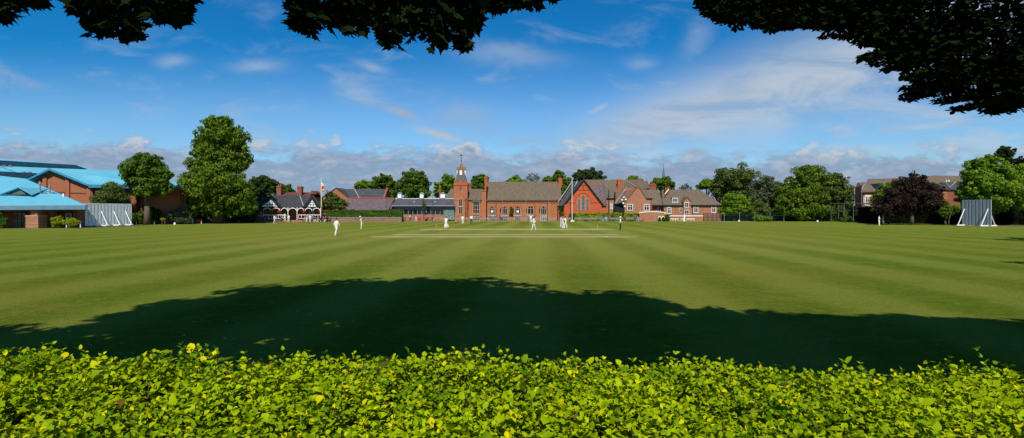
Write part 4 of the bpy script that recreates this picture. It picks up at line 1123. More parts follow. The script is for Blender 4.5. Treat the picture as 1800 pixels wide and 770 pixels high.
MB().box(X(1117.5, Yd), X(1124.5, Yd), Yd - .1, Yd + .5, zA, zA + .35).box(X(1119, Yd), X(1123, Yd), Yd - .06, Yd + .46, zA + .35, zA + .6).build('gable_cap', BRD, gh)
MB().tube((X(1082.5, Yd), Yd + .9, Z(357.5, Yd)), (X(1099, Yd + 7), Yd + 6.5, Z(333, Yd + 7)), .1).build('verge_flashing', GREYSTONE, gh)
MB().box(X(1083, Yd), a0 - .003, Yd + 1.5, Yd + 7, 0, Z(357, Yd)).build('timber_lean_to', BLACK, gh)
MB().box(X(1136, Yd), X(1147.5, Yd), Yd - .35, Yd - .06, Z(349.4, Yd), Z(348.2, Yd)).tube((X(1144.5, Yd), Yd - .15, .0), (X(1144.5, Yd), Yd - .15, Z(349.4, Yd)), .06).build('gutter', BLACK, gh)
for q in (1107.5, 1136.5): window(gh, X(q, Yd), Z(370, Yd), 1.35, Z(358.8, Yd) - Z(370, Yd), Yd, WHITE, GLASS, 1, 1, .13)
MB().box(X(1146.8, Yd + 2), X(1167, Yd + 2), Yd + 3, Yd + 8, 0, Z(358, Yd + 2)).build('link_wall', BRP, gh)
window(gh, X(1157.5, Yd + 3), Z(374, Yd + 3), .9, Z(365, Yd + 3) - Z(374, Yd + 3), Yd + 3, WHITE, GLASS, 1, 0, .08)

# ------------------------------------------------------------------ long brick house (1165-1270)
Ye = 134
lh = thing('long_brick_house', 'long brick house with hipped brown roof and small gabled dormer', 'house', (X(1218, Ye), Ye, 0))
x0, x1 = X(1167, Ye), X(1268, Ye); ze = Z(359, Ye)
MB().box(x0, x1, Ye, Ye + 12, 0, ze).build('wall', BRP, lh)
roofx(MB(), x0, x1, Ye, Ye + 12, ze, Z(333.5, Ye + 6), .35, hl=1.2, hr=3.4).build('roof', TILE, lh)
MB().box(x0 - .3, x1 + .3, Ye - .5, Ye - .37, ze - .32, ze - .17).build('gutter', BLACK, lh)
chimney(lh, X(1168.5, Ye + 4), X(1175.5, Ye + 4), Ye + 3.4, Ye + 4.6, Z(345, Ye + 4), Z(331, Ye + 4), BRD, 2)
MB().tube((X(1175.6, Ye + 3), Ye + 3.2, Z(333, Ye + 3)), (X(1170, Ye + 1), Ye + 1.6, Z(341, Ye + 1)), .12).build('flashing', WHITE, lh)
for (q, zt2, zb2, ww) in ((1176, 364.5, 375.5, 1.05), (1223, 360.2, 374, 1.15), (1254.5, 360.5, 374, 1.1)):
    window(lh, X(q, Ye), Z(zb2, Ye), ww, Z(zt2, Ye) - Z(zb2, Ye), Ye, WHITE, GLASS, 1, 1, .13)
    MB().box(X(q, Ye) - .7, X(q, Ye) + .7, Ye - .12, Ye - .003, Z(zb2 + 1.2, Ye), Z(zb2 + .1, Ye)).build('window_sill', GREYSTONE, lh)
window(lh, X(1197, Ye), Z(374, Ye), .55, 1.2, Ye, WHITE, GLASS, 0, 0, .07)
window(lh, X(1188, Ye), Z(367, Ye), .4, .5, Ye, STONE, GLASS, 0, 0, .06)
window(lh, X(1207, Ye - .45), Z(376.5, Ye), 1.15, Z(369, Ye) - Z(376.5, Ye), Ye - .45, WHITE, GLASS, 1, 0, .1)
dm = MB().poly([(X(1200.5, Ye), 0), (X(1213.5, Ye), 0), (X(1213.5, Ye), Z(354, Ye)), (X(1207, Ye), Z(346.8, Ye)), (X(1200.5, Ye), Z(354, Ye))], Ye - .45, Ye + 3).build('gabled_dormer', BRP, lh)
window(dm, X(1207, Ye - .45), Z(365, Ye), 1.05, Z(355.5, Ye) - Z(365, Ye), Ye - .45, WHITE, GLASS, 1, 0, .11)
mb = MB(); gable_roof_y(mb, X(1200.5, Ye), X(1213.5, Ye), X(1207, Ye), Ye - .45, Ye + 3.2, Z(354, Ye), Z(354, Ye), Z(346.8, Ye), .2, .2, .12); mb.build('dormer_roof', TILE, dm)
MB().tube((X(1217, Ye), Ye - .12, 0), (X(1217, Ye), Ye - .12, ze), .07).build('drainpipe', BLACK, lh)
dw = MB().box(X(1181, Ye + 1), X(1192, Ye + 1), Ye + .8, Ye + 3, Z(356.3, Ye + 1), Z(347.2, Ye + 1)).build('flat_dormer', LEAD, lh)
window(dw, X(1186.5, Ye + .8), Z(356, Ye + .8), 1.5, Z(347.8, Ye + .8) - Z(356, Ye + .8), Ye + .8, WHITE, GLASS, 2, 0, .13)
# terrace walls with cream copings
tm = thing('terrace_wall', 'brick terrace wall with curved cream coping and two cream arches', 'wall', (X(1145, 131), 131, 0))
Yq = 131.0
pts = [(X(1124, Yq), 0), (X(1167, Yq), 0), (X(1170, Yq), Z(376.5, Yq)), (X(1164, Yq), Z(374, Yq)), (X(1150, Yq), Z(373.2, Yq)), (X(1135, Yq), Z(373.4, Yq)), (X(1124, Yq), Z(375, Yq))]
MB().poly(pts, Yq, Yq + .35).build('wall', BRP, tm)
cp = MB(); tp = [(1122.5, 375.2), (1135, 373.3), (1150, 373), (1164, 373.9), (1171, 376.5)]
for (p_, q_), (r_, s2_) in zip(tp, tp[1:]):
    cp.poly([(X(p_, Yq), Z(q_, Yq)), (X(r_, Yq), Z(s2_, Yq)), (X(r_, Yq), Z(s2_ - 1.9, Yq)), (X(p_, Yq), Z(q_ - 1.9, Yq))], Yq - .12, Yq + .45)
cp.build('coping', CREAM, tm)
ap = MB()
for c_ in (1159.5, 1165.5):
    xx = X(c_, Yq - .4); rr_ = .42; zc = Z(384.5, Yq)
    out = [(xx + math.cos(PI * k / 10) * .46, zc + math.sin(PI * k / 10) * .66) for k in range(11)]
    inn = [(xx + math.cos(PI * k / 10) * .30, zc + math.sin(PI * k / 10) * .44) for k in range(10, -1, -1)]
    ap.poly(out + inn, Yq - .45, Yq - .1)
    ap.box(xx - .46, xx - .30, Yq - .45, Yq - .1, 0, zc - .003)
ap.box(X(1165.5, Yq - .4) + .3, X(1165.5, Yq - .4) + .46, Yq - .45, Yq - .1, 0, Z(384.5, Yq) - .003)
ap.build('arch', CREAM, tm)
MB().box(X(1155.8, Yq - .4), X(1169, Yq - .4), Yq - .08, Yq - .003, 0, Z(380.5, Yq)).build('alcove', BLACK, tm)
t2 = thing('garden_wall', 'lower brick garden wall with cream coping before the long brick house', 'wall', (X(1206, 131), 131, 0))
mb = MB().box(X(1171, Yq), X(1237, Yq), Yq + .5, Yq + .85, 0, Z(380.6, Yq)); mb.build('wall', BRP, t2)
MB().box(X(1176, Yq), X(1202.5, Yq), Yq + .38, Yq + .97, Z(380.6, Yq), Z(378.6, Yq)).box(X(1205, Yq), X(1237, Yq), Yq + .38, Yq + .97, Z(380.6, Yq), Z(378.6, Yq)).build('coping', CREAM, t2)
MB().box(X(1202.6, Yq), X(1204.9, Yq), Yq + .3, Yq + 1.0, 0, Z(377.3, Yq)).build('gate_post', WHITE, t2)
t3 = thing('timber_fence', 'dark slatted timber fence at the right end of the garden wall', 'fence', (X(1253, Yq), Yq, 0))
mb = MB()
for k_ in range(6): mb.box(X(1238, Yq), X(1270, Yq), Yq + .6, Yq + .66, .1 + k_ * .33, .3 + k_ * .33)
mb.build('slat_panel', mat('dark_stained_timber', (.10, .065, .045), .9, .3, 6), t3)
for q in (1238.5, 1246, 1254, 1262, 1269.5): MB().box(X(q, Yq) - .07, X(q, Yq) + .07, Yq + .67, Yq + .8, 0, 2.1).build('post', DBARK, t3)

# distant church spire
Yz = 320
cs = thing('church_spire', 'thin grey church spire far behind the round green tree', 'spire', (X(1166.5, Yz), Yz, 0))
xm = X(1166.5, Yz); mb = MB(); mb.tube((xm, Yz, Z(316, Yz)), (xm, Yz, Z(291, Yz)), 1.15, .08, 8)
mb.build('spire', mat('far_stone', (.14, .15, .16), .9, .2, 1), cs)
MB().box(xm - 1.5, xm + 1.5, Yz - 1.5, Yz + 1.5, 0, Z(316, Yz)).build('tower', GREYSTONE, cs)
MB().tube((xm, Yz, Z(291, Yz)), (xm, Yz, Z(287.5, Yz)), .08, .05).build('cross', BLACK, cs)

# ------------------------------------------------------------------ blue roofed sports hall
sh = thing('sports_hall', 'large brick sports hall with bright blue gabled roof and rear blue slopes', 'sports hall', (-78, 100, 0))
C_ = Vector((X(159, 97), 97, 0)); Lc = Vector((X(50, 99), 99, 0)); Rc = Vector((X(326, 105), 105, 0)); LB = Vector((X(150, 112), 112, 0))
zeR = Z(325.5, 97); apx = P(94, 298.5, 98.2); zeL = Z(320, 99)
wall = MB()
back = (Rc - C_)
def up(v, z): return Vector((v.x, v.y, z))
A0 = up(apx, 0)
wall.add([Lc, A0, C_, up(Lc, zeL), apx, up(C_, zeR), Rc, LB, up(LB, zeL), up(Rc, zeR)],
         [(0, 1, 4, 3), (1, 2, 5, 4), (2, 6, 9, 5), (6, 7, 8, 9), (7, 0, 3, 8)])
wall.build('wall', brick_mat('hall_brick', (.36, .115, .05), (.31, .10, .045), (.36, .19, .12), .1), sh)
# roof slabs with overhang towards the field
nrm2 = Vector((.53, -.85, 0)) * .9; alongL = (Lc - C_).normalized()
dirl = back.normalized(); fo = Vector((0, -.8, 0))
rd_end = P(252, 301.5, 109.0)
hipend = up(Rc, Z(328.5, 105)) + Vector((.5, -.5, .1))
rb = MB()
pE = up(C_, zeR) + fo + Vector((.3, 0, .1)); pA = apx + fo + Vector((0, 0, .25)); pL = up(Lc, zeL) + fo - Vector((.5, 0, .0))
rb.slab([pE, hipend, rd_end, pA], .3)
rb.slab([pA, rd_end, up(LB, zeL), pL], .3)
rb.slab([hipend, up(LB, zeL), rd_end], .3)
rb.build('roof', BLUE, sh)
fs_ = MB()
dwn = Vector((0, 0, -.75)); 
o1 = Vector((.05, -.08, -.02))
fs_.prism([pE + o1, hipend + o1, hipend + o1 + dwn * .75, pE + o1 + dwn * .75], (.06, -.1, 0))
fs_.prism([pA + o1, pE + o1, pE + o1 + dwn * .4, pA + o1 + dwn * .5], (.0, -.12, 0)); fs_.prism([pL + o1, pA + o1, pA + o1 + dwn * .5, pL + o1 + dwn * .4], (.0, -.12, 0))
fs_.build('fascia', BLUEF, sh)
# piers on the gable
for q in (81, 121, 157.5):
    pr = MB()
    f_ = (q - 50) / (159 - 50); p_ = Lc.lerp(C_, f_); zz = zeL + (apx.z - zeL) * min(1, max(0, (q - 50) / 43)) if q < 93 else apx.z + (zeR - apx.z) * (q - 93) / 66
    pr.box(p_.x - .35, p_.x + .35, p_.y - .3, p_.y + .1, 0, zz - .5)
    pr.build('brick_pier', MATS['hall_brick'], sh)
for f_ in (.02, .46, .52, .97):
    pr = MB()
    p_ = C_.lerp(Rc, f_); pr.box(p_.x - .25, p_.x + .3, p_.y - .35, p_.y + .1, 0, zeR - .3)
    pr.build('brick_pier', BRD, sh)
mb = MB(); mb.tube(C_.lerp(Rc, .5) + Vector((.1, -.4, 0)), up(C_.lerp(Rc, .5), zeR - .4) + Vector((.1, -.4, 0)), .12); mb.build('drainpipe', BLACK, sh)
bd = MB(); zb1 = Z(339, 97)
bd.prism([up(Lc, zb1 + .5) + Vector((0, -.04, 0)), up(C_, zb1) + Vector((0, -.04, 0)), up(C_, zb1 - .18) + Vector((0, -.04, 0)), up(Lc, zb1 + .32) + Vector((0, -.04, 0))], (0, -.06, 0))
bd.prism([up(C_, zb1) + Vector((.08, -.06, 0)), up(Rc, zb1) + Vector((.08, -.06, 0)), up(Rc, zb1 - .18) + Vector((.08, -.06, 0)), up(C_, zb1 - .18) + Vector((.08, -.06, 0))], (.06, -.06, 0))
bd.build('dark_brick_band', BRD, sh)
# large rear hall roof with solar strips
def plane_of(a, b_, c_):
    n_ = (b_ - a).cross(c_ - a).normalized()
    return a, n_
def onplane(pl, px, py, lift=0.0):
    o_, n_ = pl
    d_ = Vector(((px - CXP) / F, 1, -(py - HYP) / F)); c0 = Vector((0, 0, CH))
    t_ = (o_ - c0).dot(n_) / d_.dot(n_)
    n2_ = n_ if n_.z > 0 else -n_
    return c0 + d_ * t_ + n2_ * lift
rh = thing('rear_sports_hall', 'highest blue roof at the far left with two dark solar strips', 'sports hall', (X(20, 118), 118, 0))
pl = plane_of(P(58, 322, 100), P(0, 279, 124), P(140, 290.5, 122))
MB().slab([onplane(pl, *q) for q in ((-160, 268), (0, 279), (140, 290.5), (172, 300.5), (150, 308), (58, 326), (-160, 330))], .4).build('roof', BLUE, rh)
for pts in (((-160, 271), (0, 283), (134, 291.2), (153, 298.2), (0, 291.6), (-160, 283)), ((-160, 294), (0, 302.6), (66, 306), (47, 314.2), (0, 309), (-160, 302))):
    MB().prism([onplane(pl, *q, .06) for q in pts], (0, -.05, .1)).build('solar_strip', SOLAR, rh)
MB().tube(onplane(pl, 0, 293, .05), onplane(pl, 26, 303, .05), .09).build('roof_seam', BLUEF, rh)
q0, q1 = onplane(pl, -160, 328), onplane(pl, 150, 306)
MB().prism([(q0.x, q0.y + 1, 0), (-90, 101, 0), (-90, 101, 5), (q0.x, q0.y + 1, 5)], (0, 14, 0)).build('wall', MATS['hall_brick'], rh)
mb = MB()
for q in ((8, 292.5), (18.5, 292.8), (42, 304.5), (52, 304.7)): p_ = onplane(pl, *q); mb.ball(p_, .45, .45, .35)
mb.build('roof_vent', LEAD, rh)

# low entrance building
le = thing('entrance_block', 'low blue roofed entrance block in front with brick piers and two flues', 'building', (X(60, 80), 80, 0))
pl = plane_of(P(0, 361.8, 77.5), P(150, 360.5, 80), P(48, 316, 93))
poly = ((-200, 362.5), (0, 361.8), (151, 360.5), (48, 315.8), (0, 309.5), (-200, 300))
MB().slab([onplane(pl, *q) for q in poly], .12).build('roof', BLUE, le)
e0, e1, e2 = onplane(pl, -200, 362.5), onplane(pl, 151, 360.5), onplane(pl, 48, 315.8)
f0 = MB(); k0 = Vector((.05, -.05, -.02))
f0.prism([e0 + k0, e1 + k0, e1 + k0 - Vector((0, 0, .62)), e0 + k0 - Vector((0, 0, .62))], (0, -.12, 0)); f0.build('fascia', mat('grey_blue_gutter', (.12, .22, .30), .5, .1, 1), le)
MB().slab([e1, e2, P(53, 317.5, 95), P(156, 362.5, 82.5)], .15).build('hip_slope', BLUEF, le)
wq = Vector((X(148, 83.3), 83.3, 0))
MB().prism([e0 + Vector((0, 4.8, -.15)), wq + Vector((0, 0, 2.7)), wq, (e0.x, e0.y + 4.8, 0)], (0, .3, 0)).build('wall', BRD, le)
MB().prism([(e0.x, e0.y, 2.6), (e1.x, e1.y + .1, 2.6), (wq.x, wq.y - .1, 2.6), (e0.x, e0.y + 4.7, 2.6)], (0, 0, .1)).build('soffit', LEAD, le)
Yv = 78.6
def pier(p0, p1, py_top, y0=Yv):
    m1 = MB().box(X(p0, y0), X(p1, y0), y0, y0 + 1.5, 0, Z(py_top, y0)).box(X(p0 + 5, y0), X(p1 - 5, y0), y0 + .3, y0 + 1.2, Z(py_top, y0), 2.6)
    o_ = m1.build('brick_pier', BRP, le)
    m2 = MB().box(X(p0, y0) - .05, X(p1, y0) + .05, y0 - .05, y0 + 1.55, Z(py_top + 1.6, y0), Z(py_top, y0) + .03).box(X(p0, y0) - .03, X(p1, y0) + .03, y0 - .03, y0 + 1.52, .25, .33).box(X(p0, y0) - .03, X(p1, y0) + .03, y0 - .03, y0 + 1.52, Z(393, y0), Z(392, y0))
    m2.build('stone_band', STONE, o_)
pier(45, 67, 379)
MB().box(X(80, 82), X(101, 82), 81.2, 82, 0, 2.7).build('brick_pier', BRP, le)
MB().box(X(128, 82), X(148, 83.3), 82.0, 83.25, 0, 2.7).build('brick_pier', BRD, le)
window(le, X(121, 82.2), Z(384, 82.2), .85, .75, 82.2, WHITE, mat('dull_glass', (.10, .14, .18), .2, spec=.7), 0, 0, .07)
gd = MB()
for k_ in range(4): gd.box(X(22 + k_ * 7.3, 81.6) - .04, X(22 + k_ * 7.3, 81.6) + .04, 81.55, 81.65, 0, 2.2)
gd.box(X(22, 81.6), X(44, 81.6), 81.56, 81.64, 2.1, 2.25); gd.box(X(22, 81.6), X(44, 81.6), 81.56, 81.64, 1.0, 1.08)
o_ = gd.build('glass_door', METAL, le); MB().box(X(22, 81.6), X(44, 81.6), 81.66, 81.69, 0, 2.2).build('pane', GLASS, o_)
# louvred triangular gablet on the slope
ap_, bl_, br_ = onplane(pl, 35, 331, .1), onplane(pl, 5, 343.2, .05), onplane(pl, 67, 343.2, .05)
fy = min(bl_.y, br_.y) - .2
A_, B_, C2 = Vector((bl_.x, fy, bl_.z)), Vector((br_.x, fy, br_.z)), Vector((ap_.x * fy / ap_.y, fy, CH + (ap_.z - CH) * fy / ap_.y))
bk2 = onplane(pl, 35, 331); 
o_p, n_p = pl
yb_ = o_p.y - ((C2.x - o_p.x) * n_p.x + (C2.z - o_p.z) * n_p.z) / n_p.y
RB_ = Vector((C2.x, yb_, C2.z + .1)); CF_ = C2 + Vector((0, -.3, .1)); AF_ = A_ + Vector((-.4, -.3, -.02)); BF_ = B_ + Vector((.4, -.3, -.02))
dmo = MB().slab([AF_, CF_, RB_], .1).slab([CF_, BF_, RB_], .1).build('gablet', BLUE, le)
sh_ = lambda p_, f_: (C2 + Vector((0, 0, -.4))).lerp(p_, f_)
MB().prism([A_ + Vector((.9, .1, .03)), B_ + Vector((-.9, .1, .03)), C2 + Vector((0, .1, -.35))], (0, .1, 0)).build('louvre', LEAD, dmo)
for q, qt in ((70, 320.5), (87.3, 326.5)):
    p_ = onplane(pl, q, 340); r_ = Z(qt, p_.y)
    MB().tube((p_.x, p_.y, p_.z - .2), (p_.x, p_.y, r_), .13, .13, 10).tube((p_.x, p_.y, r_ - .35), (p_.x, p_.y, r_ - .15), .2, .2, 10).tube((p_.x, p_.y, r_), (p_.x, p_.y, r_ + .12), .18, .1, 10).box(p_.x - .1, p_.x + 1.1, p_.y - .1, p_.y + .1, p_.z, p_.z + .06).build('flue', METAL, le)
p_ = onplane(pl, 112, 346); MB().box(p_.x - .1, p_.x + .1, p_.y - .1, p_.y + .1, p_.z, p_.z + .5).build('roof_vent', WHITE, le)

# ------------------------------------------------------------------ brown roofed buildings at the right
Yk = 118
rbk = thing('brown_roofed_block', 'long brown tiled block behind the copper beech with slate dormer', 'building', (X(1600, Yk), Yk, 0))
MB().prism([(X(1514, Yk), Yk - .5, 0), (X(1532, Yk), Yk - .5, 0), (X(1545, Yk + 4), Yk + 4, 0), (X(1515, Yk + 4), Yk + 4, 0)], (0, 0, Z(336, Yk))).prism([(X(1532.2, Yk), Yk + 1, 0), (X(1700, Yk), Yk + 1, 0), (X(1700, Yk + 8), Yk + 8, 0), (X(1545, Yk + 8), Yk + 8, 0)], (0, 0, Z(338, Yk))).build('wall', BRD, rbk)
mb = MB()
mb.slab([(X(1508, Yk), Yk - 1, Z(337, Yk)), (X(1527.5, Yk), Yk - 1, Z(336.5, Yk)), (X(1525.5, Yk + 5), Yk + 5, Z(314.5, Yk + 5))], .2)
mb.slab([(X(1527.5, Yk), Yk - 1, Z(336.5, Yk)), (X(1560, Yk), Yk - .2, Z(337, Yk)), (X(1600, Yk + 5), Yk + 5, Z(313, Yk + 5)), (X(1525.5, Yk + 5), Yk + 5, Z(314.5, Yk + 5))], .2)
mb.slab([(X(1556, Yk), Yk, Z(338, Yk)), (X(1700, Yk), Yk, Z(338, Yk)), (X(1690, Yk + 6), Yk + 6, Z(309, Yk + 6)), (X(1645, Yk + 6), Yk + 6, Z(308.5, Yk + 6)), (X(1566, Yk + 6), Yk + 6, Z(313, Yk + 6))], .2)
mb.slab([P(1512, 334, Yk + 2), P(1514, 327, Yk + 1), P(1521, 320.5, Yk + 3), P(1509, 320.5, Yk + 4)], .2)
mb.build('roof', TILE, rbk)
MB().prism([(X(1504.5, Yk + 3), Yk + 3, Z(380, Yk)), (X(1514.5, Yk + 1), Yk + 1, Z(380, Yk)), P(1514.5, 327, Yk + 1), P(1509, 320.8, Yk + 3), P(1504.5, 330, Yk + 3)], (0, .3, 0)).build('side_gable', BRD, rbk)
dk_ = MB().poly([(X(1535, Yk), Z(339, Yk)), (X(1549.5, Yk), Z(339, Yk)), (X(1542.5, Yk), Z(322.5, Yk))], Yk - 1.6, Yk + 3).build('gabled_dormer', mat('dark_cladding', (.03, .03, .037), .8), rbk)
window(dk_, X(1543, Yk - 1.6), Z(337, Yk), .8, .8, Yk - 1.62, LEAD, GLASS, 1, 0, .06)
window(rbk, X(1522.5, Yk - .5), Z(356, Yk), 1.15, Z(346, Yk) - Z(356, Yk), Yk - .5, WHITE, GLASS, 2, 1, .1)
MB().box(X(1517, Yk), X(1528, Yk), Yk - .62, Yk - .503, Z(345.7, Yk), Z(343, Yk)).box(X(1517, Yk), X(1528, Yk), Yk - .62, Yk - .503, Z(361.5, Yk), Z(359.5, Yk)).box(X(1517, Yk), X(1518.7, Yk), Yk - .6, Yk - .503, Z(359, Yk), Z(346, Yk)).build('window_surround', CREAM, rbk)
window(rbk, X(1535.5, Yk + 1), Z(356, Yk), 1.2, 1.5, Yk + 1, STONE, GLASS, 1, 1, .08)
window(rbk, X(1543.5, Yk + 1), Z(356, Yk), 1.2, 1.5, Yk + 1, STONE, GLASS, 1, 1, .08)
for q in (1667, 1671): MB().tube((X(q, Yk + 2), Yk + 2.5, Z(319, Yk)), (X(q, Yk + 2), Yk + 2.5, Z(315, Yk)), .12).build('satellite_vent', WHITE, rbk)
Yj = 110
wb2 = thing('slate_roofed_wing', 'dark brick wing with slate hipped roof left of the big maple', 'building', (X(1670, Yj), Yj, 0))
MB().prism([(X(1645, Yj), Yj, 0), (X(1700, Yj), Yj, 0), (X(1700, Yj + 7), Yj + 7, 0), (X(1648, Yj + 7), Yj + 7, 0)], (0, 0, Z(331.5, Yj))).build('wall', BRD, wb2)
mb = MB()
roofx(mb, X(1643, Yj), X(1678, Yj), Yj, Yj + 7, Z(331.5, Yj), Z(319.5, Yj + 3.5), .3, hl=2.2, hr=1.8)
roofx(mb, X(1667, Yj), X(1703, Yj), Yj + .02, Yj + 7.02, Z(331.4, Yj), Z(319.8, Yj + 3.5), .3, hl=1.5, hr=.5)
mb.build('roof', SLATE, wb2)
for a_, b_ in (((1660, 319.5), (1669, 330)), ((1680, 319.8), (1668.5, 330))):
    MB().tube((X(a_[0], Yj + 3.5), Yj + 3.5, Z(a_[1] - .5, Yj + 3.5)), (X(b_[0], Yj), Yj - .1, Z(b_[1] - .2, Yj)), .06).build('valley_flashing', GREYSTONE, wb2)
MB().box(X(1655.5, Yj), X(1664, Yj), Yj - .08, Yj - .003, 1, Z(337, Yj)).build('brick_panel', BRR, wb2)
window(wb2, X(1661, Yj - .08), Z(350, Yj), .75, 1.3, Yj - .09, STONE, mat('wooden_shutter', (.35, .12, .05), .7), 1, 0, .08)

# ------------------------------------------------------------------ sight screens
def sight_screen(label, p, length, height, rz, nbr, m, side=1):
    """panel runs along local X, braces on both local Y sides"""
    t = thing('sight_screen', label, 'sight screen', (0, 0, 0), 'cricket sight screens')
    sl = MB(); n = int(length / .28)
    for i in range(n):
        x = -length / 2 + length * (i + .5) / n; dy_ = .03 if i % 2 else -.03
        sl.box(x - .16, x + .16, dy_ - .015, dy_ + .015, .18, height)
    sl.build('slat_panel', m, t)
    fr = MB()
    for z in (.25, height * .5, height - .12): fr.box(-length / 2, length / 2, -.033, .053, z, z + .09)
    fr.box(-length / 2 - .05, -length / 2, -.04, .08, .15, height).box(length / 2, length / 2 + .05, -.04, .08, .15, height)
    fr.build('frame', m, t)
    for i in range(nbr):
        x = -length / 2 + length * (i + .5) / nbr if nbr > 2 else (-length / 2 + .4 if i == 0 else length / 2 - .4)
        MB().box(x - .09, x + .09, -1.5, 1.5, .12, .30).build('base_beam', WHITE, t)
        bm_ = MB()
        bm_.tube((x, -1.25, .25), (x, -.05, height * .66), .075, .075, 6)
        bm_.tube((x, 1.25, .25), (x, .08, height * .66), .06, .06, 6)
        bm_.build('brace', WHITE, t)
        wh = MB()
        for y_ in (-1.35, 1.35): wh.tube((x - .16, y_, .13), (x - .1, y_, .13), .13, .13, 10)
        wh.build('wheel', BLACK, t)
    place(t, p, rz)
    return t
SCR = mat('weathered_white_boards', (.85, .86, .84), .7, .18, 5)
SCR2 = mat('shaded_white_boards', (.34, .36, .40), .7, .15, 5)  # blue-grey shade put into the board colour of the right screen
sight_screen('long white slatted screen with four leaning braces at the left of the ground', (-65.2, 87.1, 0), 8.5, 3.7, R(78), 4, SCR)
sight_screen('narrow slatted screen in shade-toned grey with three braces at the right of the ground', (74.3, 86.5, 0), 4.6, 4.3, R(-82), 2, SCR2)

# ------------------------------------------------------------------ posts, poles, fences
PST = 'white posts along the left boundary'
pp = [(117, 81), (141.5, 81.5), (233, 99), (252.5, 99.8), (271.8, 100.6), (289.7, 101.4), (307.2, 102.4), (324, 103.6), (339, 105), (354, 107)]
labs = ['white post below the golden shrubs at far left', 'white post touching the left end of the sight screen', 'white post just right of the sight screen', 'white post touching the leaning trunk', 'white post before the very dark ball shrub', 'white post before the small yellow bush', 'white post at the left of the large rounded shrub', 'white post at the right of the large rounded shrub', 'white post left of the red bag', 'white post right of the red bag']
for (q, y_), lb in zip(pp, labs):
    m1 = MB().tube((0, 0, 0), (0, 0, .82), .075, .07, 8).ball((0, 0, .86), .09)
    o_ = m1.build('boundary_post', WHITE); o_.location = (X(q, y_), y_, 0); tag(o_, lb, 'post', PST)
cl = ['chain hanging between the two posts at far left', 'chain from the sight screen post to the leaning trunk post', 'chain right of the leaning trunk', 'chain before the dark ball shrub and yellow bush', 'chain at the left half of the large rounded shrub', 'chain across the large rounded shrub', 'chain right of the large rounded shrub', 'chain above the red bag']
for k_, ((q0_, y0_), (q1_, y1_)) in enumerate([(pp[i], pp[i + 1]) for i in (0, 2, 3, 4, 5, 6, 7, 8)]):
    a_, b_ = Vector((X(q0_, y0_), y0_, .76)), Vector((X(q1_, y1_), y1_, .76)); pts = []
    for i in range(9): f_ = i / 8; p_ = a_.lerp(b_, f_); p_.z -= .3 * 4 * f_ * (1 - f_); pts.append(p_)
    o_ = MB().chain(pts, [.022] * 9, 5).build('post_chain', METAL); tag(o_, cl[k_], 'chain', 'chains between the white posts')

def pole(name, label, cat, px, Y, py_top, r, m, group=None, extra=None):
    t = thing(name, label, cat, (X(px, Y), Y, 0), group)
    MB().tube((X(px, Y), Y, 0), (X(px, Y), Y, Z(py_top, Y)), r, r * .8, 10).build('pole', m, t)
    return t
# boundary net posts
NP = 'tall ball netting posts before the school'
for q, lb, m in ((680, 'green net post at the right end of the clipped hedge', GREENMETAL), (720.4, 'green net post between the left and middle roof lanterns', GREENMETAL), (760.6, 'green net post between the middle and right roof lanterns', GREENMETAL), (801, 'grey net post at the left corner of the tower', METAL), (842.3, 'grey net post before the entrance link', METAL), (883, 'grey net post left of the second arched window', METAL), (924.6, 'grey net post left of the fourth arched window', METAL), (964.8, 'grey net post right of the fifth arched window', METAL)):
    t = pole('net_post', lb, 'post', q, 129.6, 341, .05, m, NP)
    MB().box(X(q, 129.6) - .12, X(q, 129.6) + .12, 129.5, 129.7, 0, .12).build('base_plate', m, t)
fp = pole('flagpole', 'cream flagpole with a hanging red and yellow flag right of the pavilion', 'flagpole', 564.8, 126, 315, .11, CREAM)
MB().ball((X(564.8, 126), 126, Z(314.6, 126)), .16).build('finial', CREAM, fp)
flm = bpy.data.materials.new('flag_cloth'); flm.use_nodes = True
t = NT(flm.node_tree); tcn = t.node('ShaderNodeTexCoord'); n = t.noise(tcn.outputs['Object'], 1.1, 2, .5)
fs3 = t.node('ShaderNodeSeparateXYZ'); t.l.new(tcn.outputs['Object'], fs3.inputs[0])
fz = t.m('ADD', fs3.outputs[2], t.m('MULTIPLY', n, .5))
fc = t.mix(t.step(fz, 8.55, 8.65), (.62, .03, .02), (.72, .68, .62))
t.l.new(t.mix(t.step(fz, 7.95, 7.85), fc, (.75, .42, .03)), t.n['Principled BSDF'].inputs['Base Color'])
m1 = MB(); xf = X(565, 126); zt_, zb_ = Z(320.5, 126), Z(335.5, 126)
vs = []; fs = []
for j in range(9):
    f_ = j / 8
    for i in range(7):
        g_ = i / 6; wd = .35 + .4 * math.sin(f_ * 2.6)
        vs.append((xf + g_ * wd * 1.1 - .05 + .05 * math.sin(j), 126 - .12 + .22 * math.sin(g_ * 9 + f_ * 2), zt_ + (zb_ - zt_) * f_ - .25 * g_))
for j in range(8):
    for i in range(6): fs.append((j * 7 + i, j * 7 + i + 1, (j + 1) * 7 + i + 1, (j + 1) * 7 + i))
m1.add(vs, fs); fo_ = m1.build('flag', flm, fp, True)
sm_ = fo_.modifiers.new('thickness', 'SOLIDIFY'); sm_.thickness = .02
t = pole('white_pole', 'tall plain white pole with a white base before the red gable', 'pole', 1005.6, 128.5, 315, .10, mat('pole_white', (.62, .60, .57), .6))
MB().box(X(1002.6, 128.5), X(1009, 128.5), 128.1, 128.9, 0, .3).build('base_block', WHITE, t)
t = pole('lamp_pole', 'dark pole carrying white floodlights and cameras before the gabled house', 'lamp', 1096.7, 130, 345, .1, BLACK)
